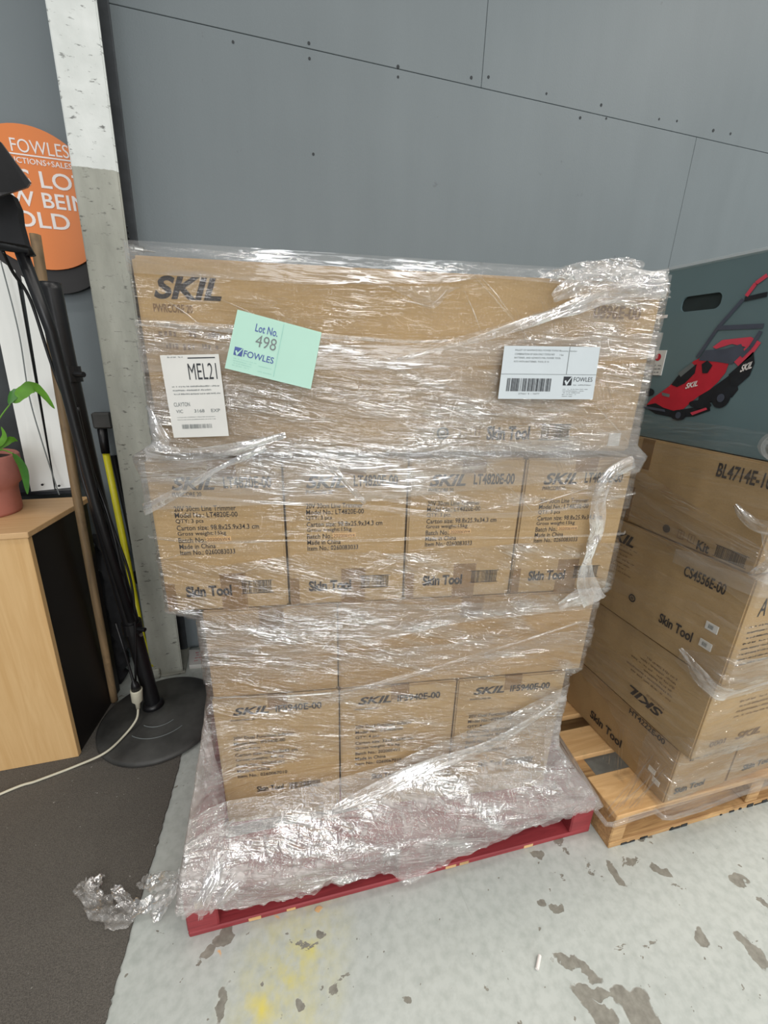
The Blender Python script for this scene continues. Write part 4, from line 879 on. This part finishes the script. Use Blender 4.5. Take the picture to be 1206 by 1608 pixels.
for p, w, h in (((0.9957, 1.3094), .018, .011), ((0.8887, 1.2575), .022, .014), ((0.7894, 1.3104), .022, .024), ((0.8373, 1.2907), .03, .010)): wheel(p[0], p[1], w, h)
for p, r_ in (((0.7894, 1.3104), .009), ((0.8887, 1.2575), .008)):
    MB().poly([(-.003, p[0]+r_*math.cos(a)-.50, p[1]+r_*1.1*math.sin(a)-1.186) for a in np.linspace(0, 2*math.pi, 14)[:-1]]).build('hub_print', 'mowgrey', mo)
pr('bumper_print', 'mowgrey', [(1.0027, 1.2713), (0.9323, 1.2679), (0.9285, 1.2614), (1.0008, 1.2642)], .003)
pr('deck_shade_print', 'mowdark', [(0.8464, 1.3105), (0.8229, 1.3276), (0.7862, 1.3622), (0.7631, 1.3488), (0.7554, 1.3320), (0.7647, 1.3139), (0.8064, 1.2983), (0.8453, 1.2947)], .0011)
pr('side_strip_print', 'mowpink', [(0.8569, 1.2678), (0.8188, 1.2847), (0.8143, 1.2805), (0.8499, 1.2621)], .0028)
pr('bonnet_shine_print', 'greyink', [(0.9186, 1.3639), (0.8862, 1.3899), (0.8775, 1.3838), (0.9085, 1.3546)], .0026)
pr('vent_print', 'mowdark', [(0.8598, 1.3871), (0.8475, 1.3963), (0.8312, 1.3845), (0.8389, 1.3664), (0.8521, 1.3660)], .0026)
pr('decal_print', 'greyink', [(0.9547, 1.3123), (0.9280, 1.3091), (0.9276, 1.3007), (0.9504, 1.3040)], .0026)
def bar(name, mat, pts, w, e):
    m_ = MB()
    for (a, b), (c, d) in zip(pts, pts[1:]):
        L_ = math.hypot(c-a, d-b); nx, nz = -(d-b)/L_*w/2, (c-a)/L_*w/2
        m_.add(MP([(a+nx, b+nz), (c+nx, d+nz), (c-nx, d-nz), (a-nx, b-nz)], e), [(0, 1, 2, 3)])
    m_.build(name, mat, mo)
bar('handle_print', 'mowgrey', [(0.8776, 1.4022), (0.8434, 1.4705), (0.8014, 1.5284)], .009, .002)
bar('handle_print', 'mowgrey', [(0.8434, 1.4705), (0.7409, 1.4684)], .010, .0022)
bar('handle_print', 'mowdark', [(0.7985, 1.5281), (0.7523, 1.5329)], .010, .0022)
bar('lever_print', 'mowpink', [(0.7962, 1.5343), (0.7831, 1.5583), (0.7638, 1.5716)], .009, .0024)
bar('handle_print', 'mowgrey', [(0.7430, 1.4581), (0.7547, 1.4254), (0.7695, 1.4050)], .009, .0024)
mb = MB(); sk0, sk1 = (0.8874, 1.3251), (0.8560, 1.3443)
put_text(mb, (lambda a, b: (-.003, sk0[0]+(sk1[0]-sk0[0])*a-.50, sk0[1]+b*.014+(sk1[1]-sk0[1])*a*.5-1.186)), 'SKIL', 0, 0, 1, 1, .03, .2)
put_text(mb, (lambda a, b: (-.003, (0.7622, 1.3702)[0]+((0.7393, 1.3914)[0]-(0.7622, 1.3702)[0])*a-.50, (0.7622, 1.3702)[1]+b*.016+.010*a-1.186)), 'SKIL', 0, 0, 1, 1, .03, .2)
mb.build('logo_print', 'white', mo)['kind'] = 'stuff'
mb = MB()
put_text(mb, (lambda a, b: (-.0016, 1.13-.085*a-.50, (1.0171, 1.5587)[1]+b*.030-1.186)), 'SKIL', 0, 0, 1, 1, .03, .3)
put_rect(mb, (lambda y, z: (-.0016, y-.50, z-1.186)), 1.12, (0.9971, 1.5081)[1]-.004, (0.9911, 1.5076)[0], (0.9971, 1.5081)[1]+.004)
mb.build('title_print', 'white', mo)['kind'] = 'stuff'
q0, q1 = (1.0123, 1.3541), (0.9692, 1.4218)
lbm = MB().box(-.0026, 0, q1[0]-.50, q0[0]-.50, q0[1]-1.186+.002, q1[1]-1.186, .0005).build('white_sticker', 'paper', mo)
mb = MB(); fs = lambda y, z: (-.0032, y-.50, z-1.186); put_ring(mb, fs, (q0[0]+q1[0])/2, q1[1]-.018, 0.0, .0095, 18); mb.build('red_dot_print', 'mowered', mo)
mb = MB()
for i in range(4): put_glyphline(mb, fs, q1[0]+.006, q1[1]-.042-i*.009, q0[0]-.006, q1[1]-.037-i*.009, i)
mb.build('sticker_print', 'greyink', mo)['kind'] = 'stuff'

# film on the right load
rw = empty('stretch_wrap', 'clear stretch film around the cartons on the pine pallet', 'stretch wrap', (0, 0, 0), 0)
rb = [(-.6, .15), (-.3, .15), (-.05, .13), (0, .11), (1.0, .115)]
sheet('film_layer', 'film_right', rw, cornR, -.55, .9, [(-.6, 1.25), (.9, 1.25)], [(-.6, .36), (-.25, .30), (-.04, .15), (.0, .10), (.9, .11)], .004, .003, 200, 160, .004, -.1, 51, (0,))
sheet('film_layer', 'film_mid', rw, cornR, -.55, .9, [(-.6, 1.15), (-.3, 1.08), (0, 1.0), (.9, .98)], [(-.6, 1.0), (-.3, .93), (0, .86), (.9, .86)], .010, .003, 180, 50, 0, -.2, 52, (0,))
sheet('film_layer', 'film_multi', rw, cornR, -.12, .9, [(-.12, .66), (0, .72), (.3, .70), (.9, .7)], [(-.12, .62), (0, .58), (.9, .60)], .010, .003, 120, 40, 0, 0, 53, (0,))
sheet('film_layer', 'film_mid', rw, cornR, -.10, .9, [(-.1, .36), (0, .45), (.3, .40), (.9, .4)], [(-.1, .16), (0, .11), (.9, .11)], .010, .003, 120, 50, .004, 0, 54, (0,))
sheet('film_layer', 'film_soft', rw, cornR, -.2, .9, [(-.2, .92), (0, .96), (.9, .95)], [(-.2, .88), (0, .89), (.9, .88)], .012, .003, 120, 20, 0, 0, 55, (0,))
rope('film_rope', 'film_rope', rw, cornR, [(.9, .618), (.3, .616), (.05, .612), (0, .61), (-.06, .63), (-.12, .66)], [.012, .02, .03, .05, .03, .01], .012, 61, 12, 9, .006)
rope('film_rope', 'film_rope', rw, cornR, [(.1, 1.05), (.03, 1.06), (-.04, 1.05), (-.09, 1.08)], [.03, .05, .03, .01], .012, 62, 12, 9, .006)
rope('film_rope', 'film_soft', rw, cornR, [(.9, .12), (.3, .12), (.05, .12), (-.02, .125)], [.02, .02, .02, .02], .012, 63, 12, 9, .01)
rope('film_rope', 'film_rope', rw, cornR, [(-.01, .93), (.004, .98), (-.01, 1.04)], [.03, .02, .03], .012, 64, 12, 9, .006)
te = MB(); te.tube([Vector((1.094, .52, 1.622)), Vector((1.096, .8, 1.624)), Vector((1.094, 1.13, 1.625))], .006, 8); te.build('film_edge_roll', 'film_soft', rw, True)
rope('film_rope', 'film_rope', rw, cornR, [(-.02, 1.19), (-.06, 1.22), (-.03, 1.26), (-.05, 1.30)], [.02, .05, .03, .01], .006, 66, 12, 9, .006)
# roll of film along the pallet front edge and the strands fanned over its corner
er = MB(); E0 = Vector((.893, .632, .128)); er.tube([E0+Vector((.0, .09, .004)), E0+Vector((-.002, .03, .002)), E0, E0+Vector((.02, -.006, -.002)), E0+Vector((.3, -.008, -.002)), E0+Vector((1.15, -.006, 0))], .007, 10)
er.build('film_edge_roll', 'film_soft', rw, True)
sp = MB(); tip = Vector((1.085, .66, .26))
for k in range(16):
    a = Vector((.905+k*.008, .650+random.uniform(-.01, .012)-.0*k, .142)); b = tip+Vector((random.uniform(-.004, .004), random.uniform(-.02, .05), random.uniform(-.03, .03)))
    mid = a.lerp(b, .5)+Vector((0, 0, -.008)); w = random.uniform(.0008, .003); side = Vector((.5, .8, 0)).normalized()*w
    sp.add([a-side, a+side, mid+side, b+side*.5, b-side*.5, mid-side], [(0, 1, 2, 5), (5, 2, 3, 4)])
for k in range(7):
    a = Vector((1.035, .73+k*.012, .142)); b = Vector((1.086, .80+k*.01, .25+random.uniform(-.01, .02))); side = Vector((.3, .9, 0))*random.uniform(.0006, .0016)
    sp.add([a-side, a+side, b+side, b-side], [(0, 1, 2, 3)])
spo = sp.build('film_strands', 'film_soft', rw); spo['kind'] = 'stuff'
for (yy_, zz_) in ((.655, .205), (.675, .228)):
    MB().box(-.002, .0, -.012, .012, -.009, .009, .0005).build('white_tag', 'paper', rw, loc=(1.079, yy_, zz_))

# ---------------------------------------------------------------- left: cabinet and what stands on it
ca = empty('oak_cabinet', 'light oak veneered cabinet with a black side beside the column', 'cabinet', (-.69, 1.408, 0), -.02)
SL = .15   # side runs slightly to the right as it goes back
def shear(m_, k=.028, kk=SL): m_.v = [(x+k*z/.876+kk*y, y, z) for x, y, z in m_.v]; return m_
shear(MB().box(-.75, 0, .0, .018, .007, .858, .001)).build('front_panel', 'oak', ca)
shear(MB().box(-.018, -.004, .019, .33, .007, .857)).build('side_panel', 'blackpanel', ca)
shear(MB().box(-.74, -.02, .31, .33, .007, .857)).build('back_panel', 'blackpanel', ca)
shear(MB().box(-.76, .006, -.006, .345, .8585, .8765, .0015)).build('top_board', 'oaktop', ca)
shear(MB().box(-.74, -.03, .03, .30, .0075, .03)).build('plinth', 'blackpanel', ca)

# two white boards leaning on the wall, standing on the cabinet
wz = .890
bb = empty('white_board', 'tall white board pair leaning on the wall behind the pot plant', 'board', (-.745, 1.83, wz), 0)
def brd(pts, th=.010, name='board_face', mat='panelwhite', base=Vector((-.745, 1.83, wz))):
    P = [Vector(p)-base for p in pts]; n = (P[1]-P[0]).cross(P[3]-P[0]).normalized()*-th; return MB().prism(P, n).build(name, mat, bb)
bL = ((-0.8031, 0.8796)[0], 1.81, wz); bR = ((-0.6814, 0.8780)[0], 1.84, wz); bM = ((bL[0]*.45+bR[0]*.55), 1.826, wz)
tL = ((-0.8239, 1.6835)[0], 1.935, (-0.8239, 1.6835)[1]); tM = ((-0.7411, 1.6537)[0], 1.94, (-0.7411, 1.6537)[1]); tR = ((-0.6775, 1.6343)[0], 1.945, (-0.6775, 1.6343)[1])
brd([bL, bM, tM, tL]); 
off_ = Vector((.004, .002, 0)); brd([tuple(Vector(bM)+off_), bR, tR, tuple(Vector(tM)+off_+Vector((.01, 0, 0)))])
for (x, z) in ((-0.7624, 0.9142), (-0.7110, 0.9070)):
    MB().tube([(x+.745, 1.797+.008-1.83, z-wz), (x+.745, 1.80+.01-1.83, z-wz)], .004, 8).build('screw_hole', 'mowdark', bb)
cb2 = MB(); cpts = [((-0.7630, 1.6543)[0], 1.905, (-0.7630, 1.6543)[1]), ((-0.7484, 1.4400)[0], 1.875, (-0.7484, 1.4400)[1]), ((-0.7498, 1.2320)[0], 1.842, (-0.7498, 1.2320)[1]), ((-0.7342, 1.0783)[0], 1.815, (-0.7342, 1.0783)[1]), ((-0.7106, 0.9067)[0], 1.785, (-0.7106, 0.9067)[1]), ((-0.7002, 0.8661)[0], 1.765, .884)]
cb2.tube(smooth_path(cpts, 8), .0022, 6)
tag(cb2.build('thin_cable', 'greyink', smooth=True), 'thin grey cable hanging down the white boards onto the cabinet', 'cable')
sb = empty('slate_board', 'dark slate board standing behind the white boards on the cabinet', 'board', (-.80, 1.885, .877), 0)
m_ = MB().prism([(-.35, 0, 0), (.125, .0, 0), (.12, .06, .70), (-.35, .06, .70)], (0, .012, 0)); m_.build('board_face', 'slate', sb)
MB().box(-.35, .135, -.080, -.045, 0, .012).build('bottom_rail', 'mowdark', sb)

# pot plant
pt = empty('potted_plant', 'leafy green plant in a pink terracotta pot on the cabinet', 'plant', (-.845, 1.62, .8772))
MB().lathe([(0, 0), (.082, 0), (.086, .01), (.088, .075), (.092, .09), (.108, .105), (.112, .13), (.112, .185), (.108, .19), (.100, .188), (.098, .17), (0, .17)]).build('pot', 'terracotta', pt, True)
MB().lathe([(0, .172), (.097, .174)]).build('soil', 'soil', pt)
def leaf(par, base, mid, tip, w, mat, stem0=None):
    P = smooth_path([base, mid, tip], 12); m_ = MB(); L_ = len(P); vs, fs = [], []
    for i, p in enumerate(P):
        t = i/(L_-1); d = (P[min(i+1, L_-1)]-P[max(i-1, 0)]).normalized(); s_ = d.cross(Vector((.25, .9, .3))).normalized()
        hw = w*(math.sin(math.pi*t**.75)**.8)+.0005; dp = Vector((0, .25, -.5))*hw*.5
        wav = .08*math.sin(i*1.7)*hw
        vs += [p-s_*hw+dp+Vector((0, 0, wav)), p-s_*hw*.5+dp*.3, p, p+s_*hw*.5+dp*.3, p+s_*hw+dp-Vector((0, 0, wav))]
    for i in range(L_-1):
        for k in range(4): fs.append((i*5+k, i*5+k+1, i*5+k+6, i*5+k+5))
    m_.add(vs, fs); lo = m_.build('leaf', mat, par, True)
    if stem0: MB().tube(smooth_path([stem0, (Vector(stem0)+Vector(base))/2+Vector((0, 0, .02)), base], 6), .0022, 6).build('stem', 'leaf', par, True)
def L3(p, dy): return (p[0]+.845, dy-1.62, p[1]-.8772)
leaf(pt, L3((-0.7270, 1.2224), 1.66), L3((-0.6584, 1.2751), 1.66), L3((-0.6145, 1.2021), 1.66), .017, 'leaf', (.03, .0, .18))
leaf(pt, L3((-0.6925, 1.2607), 1.67), L3((-0.7153, 1.2489), 1.66), L3((-0.7312, 1.2185), 1.65), .013, 'leafdark')
leaf(pt, L3((-0.7136, 1.0798), 1.56), L3((-0.6931, 1.0353), 1.55), L3((-0.6994, 0.9513), 1.55), .014, 'leafdark', (.06, -.03, .18))
leaf(pt, (.02, .0, .18), L3((-0.7504, 1.1098), 1.64), L3((-0.7188, 1.1085), 1.62), .010, 'leaf')
leaf(pt, (.01, .0, .18), L3((-0.7578, 1.1135), 1.62), L3((-0.7521, 1.1529), 1.62), .008, 'leaf')
leaf(pt, (0, .0, .18), (-.05, -.02, .26), (-.12, -.04, .24), .018, 'leaf')
leaf(pt, (0, .02, .18), (-.03, .05, .30), (-.10, .06, .36), .018, 'leafdark')

# broomstick
bs = MB(); p0 = Vector((-.638, 1.660, .018)); p1 = Vector(((-0.5519, 1.6871)[0], 1.62, (-0.5519, 1.6871)[1]))
cv = (-0.5894, 0.9172)
bs.tube(smooth_path([p0, (cv[0], 1.61, cv[1]), p1], 8), .0135, 12)
bo_ = bs.build('broomstick', 'broom', smooth=True); tag(bo_, 'old bare wooden broomstick leaning between the cabinet and the black pole', 'broomstick')

# sign stand: round base, thick pole, orange disc
SX0, SY0 = -.469, 1.559
ss = empty('pole_stand', 'thick black pole standing on a dusty round black base', 'stand', (SX0, SY0, 0))
bc = Vector((-.435+.469, 1.518-1.559, 0))
RB = .219
MB().lathe([(0, .008), (RB, .008), (RB+.004, .012), (RB+.003, .022), (RB-.006, .028), (.14, .034), (.12, .038), (.07, .040), (.055, .046), (0, .047)], (bc.x, bc.y), 72).build('base', 'blackrubber', ss, True)
rg = MB()
for R0 in (.075, .125):
    rg.tube([(bc.x+R0*math.cos(a), bc.y+R0*math.sin(a), .0415 if R0 < .1 else .0375) for a in np.linspace(-2.3, -.8, 20)], .0016, 6)
rg.build('moulded_ring', 'greyink', ss)
pole = [(0, 0, .045), (-.0190, 0, .417), (-.045, 0, .884), (-.052, 0, 1.31), (-.052, .005, 1.56)]
MB().tube(smooth_path(pole, 8), [.027]*17+[.0265]*16, 14).build('pole', 'blackmetal', ss, True)
MB().lathe([(0, .046), (.04, .046), (.036, .06), (.028, .066), (0, .066)], (0, 0), 24).build('pole_socket', 'blackmetal', ss, True)
for pz, px_ in ((.42, -.019), (1.315, -.052)):
    MB().tube([(px_, 0, pz-.022), (px_, 0, pz+.022)], .034, 16).tube([(px_+.02, -.02, pz), (px_+.05, -.035, pz)], .008, 8).build('collar', 'blackmetal', ss)
MB().tube([(.012, -.03, .40), (.016, -.036, .40)], .006, 8).build('chrome_screw', 'steel', ss)
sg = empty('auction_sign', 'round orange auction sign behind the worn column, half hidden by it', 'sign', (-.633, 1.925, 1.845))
MB().tube([(0, .042, -.073), (0, .012, -.073)], [.200, .202], 64).build('sign_shadow_disc', 'blackpanel', sg)  # black disc set below the sign in place of its cast shadow
MB().tube([(0, .008, 0), (0, 0, 0)], .202, 72).build('sign_disc', 'orange', sg)
sf = lambda a, b: (a+.633, -.0012, b-1.845)
def sgt(mb, t, xl, xr, pb, pt_, bold=.0): put_text(mb, sf, t, xl, pb, xr, pt_, bold)
YS = 1.925
mb = MB()
sgt(mb, 'FOWLES', (-0.6708, 1.9674)[0], (-0.5124, 1.9883)[0], (-0.5964, 1.9722)[1], (-0.5925, 2.0076)[1])
sgt(mb, 'AUCTIONS+SALES', (-0.6959, 1.9376)[0], (-0.5104, 1.9613)[0], (-0.5885, 1.9428)[1], (-0.5853, 1.9585)[1], .01)
put_rect(mb, sf, (-0.7415, 1.9417)[0], (-0.5978, 1.9653)[1]-.001, (-0.5102, 1.9716)[0], (-0.5978, 1.9653)[1]+.003)
mb.build('name_print', 'white', sg)
mb = MB()
sgt(mb, 'THIS LOT', (-0.7828, 1.8785)[0], (-0.4733, 1.9153)[0], (-0.5690, 1.8811)[1], (-0.5598, 1.9275)[1], .012)
sgt(mb, 'NOW BEING', (-0.8056, 1.8250)[0], (-0.4352, 1.8657)[0], (-0.6089, 1.8252)[1], (-0.6001, 1.8688)[1], .012)
sgt(mb, 'SOLD', (-0.7402, 1.7795)[0], (-0.5466, 1.7990)[0], (-0.6390, 1.7660)[1], (-0.6295, 1.8123)[1], .012)
mb.build('message_print', 'white', sg)

# leaning arm with the black screen at the left edge
ms = empty('screen_stand', 'black screen on a slim leaning arm in front of the orange sign', 'stand', (-.50, 1.50, .40))
O = Vector((-.50, 1.50, .40)); Yp = lambda px_, d: Vector((px_[0], d, px_[1]))-O
MB().tube([Yp((-0.4676, 0.4789), 1.50), Yp((-0.4993, 0.9270), 1.49), Yp((-0.5016, 1.4279), 1.44), Yp((-0.5146, 1.6089), 1.40)], .0145, 10).build('arm', 'blackmetal', ms, True)
MB().tube([Yp((-0.4962, 1.5968), 1.40), Yp((-0.5001, 1.6155), 1.40), Yp((-0.5620, 1.6123), 1.36)], [.012, .016, .014], 10).build('clamp', 'blackmetal', ms, True)
m_ = MB().prism([Yp((-0.5540, 1.7065), 1.34), Yp((-0.4856, 1.7083), 1.34), Yp((-0.4800, 1.6846), 1.34), Yp((-0.4832, 1.6532), 1.34), Yp((-0.4804, 1.6089), 1.34), Yp((-0.5756, 1.6169), 1.34)], (0, .03, 0)); m_.build('bracket', 'blackcloth', ms)
m_ = MB().prism([Yp((-0.5296, 1.8181), 1.30), Yp((-0.4704, 1.7922), 1.30), Yp((-0.4414, 1.7332), 1.33), Yp((-0.4496, 1.7226), 1.33), Yp((-0.4780, 1.6825), 1.26), Yp((-0.5327, 1.6465), 1.22)], (-.004, .02, .004)); m_.build('screen', 'blackmetal', ms)
cbm = MB()
cbm.tube(smooth_path([Yp((-0.5431, 1.5985), 1.38), Yp((-0.5485, 1.5610), 1.42), Yp((-0.5353, 1.5005), 1.45), Yp((-0.5280, 1.3466), 1.47), Yp((-0.5129, 1.1876), 1.49), Yp((-0.4884, 0.9893), 1.50), Yp((-0.4673, 0.8333), 1.50), Yp((-0.4482, 0.5924), 1.505), Yp((-0.5014, 0.2033), 1.52)], 8), .004, 7)
cbm.build('cable', 'blackmetal', ms, True)
cb3 = MB()
for k in range(4):
    dx = k*7
    cb3.tube(smooth_path([Yp((-0.5193, 1.2222), 1.51)+Vector((.006*k, 0, 0)), Yp((-0.5272, 1.0296), 1.51)+Vector((.010*k, 0, 0)), Yp((-0.5101, 0.8813), 1.51)+Vector((.012*k, -.01, 0)), Yp((-0.4861, 0.7196), 1.50)+Vector((.006*k, 0, 0)), Yp((-0.4851, 0.5211), 1.51)+Vector((.003*k, 0, 0))], 8), .0055, 7)
lc = cb3.build('cable_bundle', 'blackmetal', ms, True)

# yellow-handled scraper leaning on the wall
ys_ = empty('scraper', 'yellow-handled tool with a black head leaning against the wall by the column', 'tool', (-.515, 1.80, .02))
O2 = Vector((-.515, 1.80, .02)); Y2 = lambda px_, d: Vector((px_[0], d, px_[1]))-O2
MB().tube([Y2((-0.5140, 0.0580), 1.80), Y2((-0.5381, 0.2011), 1.82), Y2((-0.5627, 1.0246), 1.89)], .0125, 12).build('handle', 'yellow', ys_, True)
MB().tube([Y2((-0.5626, 1.0076), 1.887), Y2((-0.5626, 1.1044), 1.90)], [.015, .017], 10).build('grip', 'blackmetal', ys_, True)
MB().box(-.035, .03, -.02, .02, -.03, .03, .006).build('head', 'blackrubber', ys_, loc=Y2((-0.5512, 1.1334), 1.90))
# long dark tube beside it
dt = MB().tube([Vector(((-0.4969, -0.0112)[0], 1.86, .03)), Vector(((-0.5499, 0.9906)[0], 1.93, (-0.5499, 0.9906)[1]))], .012, 12)
dt.tube([Vector(((-0.5161, 0.4666)[0], 1.87, (-0.5161, 0.4666)[1]-.02)), Vector(((-0.5161, 0.4666)[0], 1.87, (-0.5161, 0.4666)[1]+.03))], .024, 10)
dt.tube([Vector(((-0.4969, -0.0112)[0], 1.86, .0)), Vector(((-0.4969, -0.0112)[0], 1.86, .06))], [.035, .022], 12)
tag(dt.build('dark_tube', 'blackmetal', smooth=False), 'slim dark tube standing against the wall between yellow tool and column', 'tube')

# black bag hanging behind the pole
bgm = MB(); bp_ = []
for (px_, r_) in (((-0.6259, 0.7041), .02), ((-0.6074, 0.6197), .045), ((-0.6068, 0.4459), .055), ((-0.6253, 0.2310), .05), ((-0.6442, 0.0684), .035), ((-0.6729, -0.0473), .015)):
    bp_.append((px_[0], 1.80, px_[1], r_*.8))
sp_ = smooth_path([b[:3] for b in bp_], 5); rs_ = list(np.interp(np.linspace(0, 1, len(sp_)), np.linspace(0, 1, len(bp_)), [b[3] for b in bp_]))
bgm.tube(sp_, rs_, 22)
bgm.v = [(x+.012*math.sin(z*60+x*90), y+.010*math.sin(x*140+z*40), z) for x, y, z in bgm.v]
tag(bgm.build('cloth_bag', 'blackcloth', smooth=True), 'limp black cloth bag hanging behind the black pole', 'bag')

# extension cord with its white socket
ec = empty('extension_cord', 'cream extension cord with white socket running over the round base to the left', 'cord', (-.53, 1.56, 0))
O3 = Vector((-.53, 1.56, 0)); g0 = (-0.4984, 0.1658); g1 = (-0.5049, 0.0940)
cp = [Vector((g1[0], 1.50, g1[1])), Vector(((-0.5090, 0.0681)[0], 1.47, (-0.5090, 0.0681)[1])), Vector((*(-0.5443, 1.4290), .042)), Vector((*(-0.5925, 1.3723), .035)), Vector((*(-0.6840, 1.3622), .012)), Vector((*(-0.7865, 1.3335), .012)), Vector((*(-0.8829, 1.3094), .012)), Vector((-1.25, 1.15, .012))]
MB().tube([p-O3 for p in smooth_path(cp, 10)], .0042, 8).build('cable', 'cord', ec, True)
s0 = Vector((g0[0], 1.50, g0[1]+.012))-O3; s1 = Vector((g1[0], 1.50, g1[1]))-O3
MB().tube([s1-Vector((0, 0, .0)), s1+(s0-s1)*.3, s1+(s0-s1)*.45, s0, s0+Vector((0, 0, .004))], [.007, .009, .019, .021, .021], 16).build('socket', 'cord', ec, True)
MB().tube([s0+Vector((0, 0, .003)), s0+Vector((-.001, 0, .03)), s0+Vector((-.004, 0, .045)), s0+Vector((-.010, 0, .16)), s0+Vector((-.02, .0, .30))], [.017, .013, .005, .0035, .0035], 12).build('black_plug', 'blackmetal', ec, True)

# white printed packet on the floor at the wall, and a grey block
wp = empty('white_packet', 'flat white packet with faint red print on the floor against the wall', 'packet', (-.27, 1.80, 0), 0)
c4 = [(-0.3690, 1.8095), (-0.2937, 1.7987), (-0.2626, 1.8325), (-0.2674, 1.9026), (-0.3827, 1.9280)]
MB().prism([(x+.27, y-1.80, .0) for x, y in c4], (0, 0, .022)).build('packet_body', 'paper', wp)
mb = MB()
for i in range(4): put_glyphline(mb, (lambda a, b: (a, b, .0235)), c4[0][0]+.27+.02, c4[0][1]-1.80+.02+i*.02, c4[1][0]+.27+.01, c4[0][1]-1.80+.028+i*.02, i)
mb.build('red_print', 'mowpink', wp)['kind'] = 'stuff'
gbx = (-0.5057, 1.7956)
tag(MB().box(gbx[0]-.035, gbx[0]+.02, gbx[1]-.02, gbx[1]+.03, 0, .05, .004).build('concrete_block', 'column'), 'small pale grey block on the floor behind the round base', 'block')
x, y = (0.5682, 0.4692)
st = MB().tube([(x-.011, y-.010, .005), (x+.011, y+.010, .005)], .0042, 10)
tag(st.build('white_stub', 'white', smooth=False), 'short white stub lying alone on the painted floor', 'stub')
# torn paint flake and scrap at the pallet foot
def flake(name, label, cat, p, r_, mat):
    rr = random.Random(int(p[0]*1e4)); pts = [(p[0]+r_*rr.uniform(.5, 1)*math.cos(a), p[1]+.6*r_*rr.uniform(.5, 1)*math.sin(a), .0006) for a in np.linspace(0, 2*math.pi, 9)[:-1]]
    return tag(MB().prism(pts, (0, 0, .0016)).build(name, mat), label, cat)
flake('wood_splinter', 'small pale wood splinter on the floor at the red pallet edge', 'splinter', (0.0706, 0.7240), .014, 'pine')
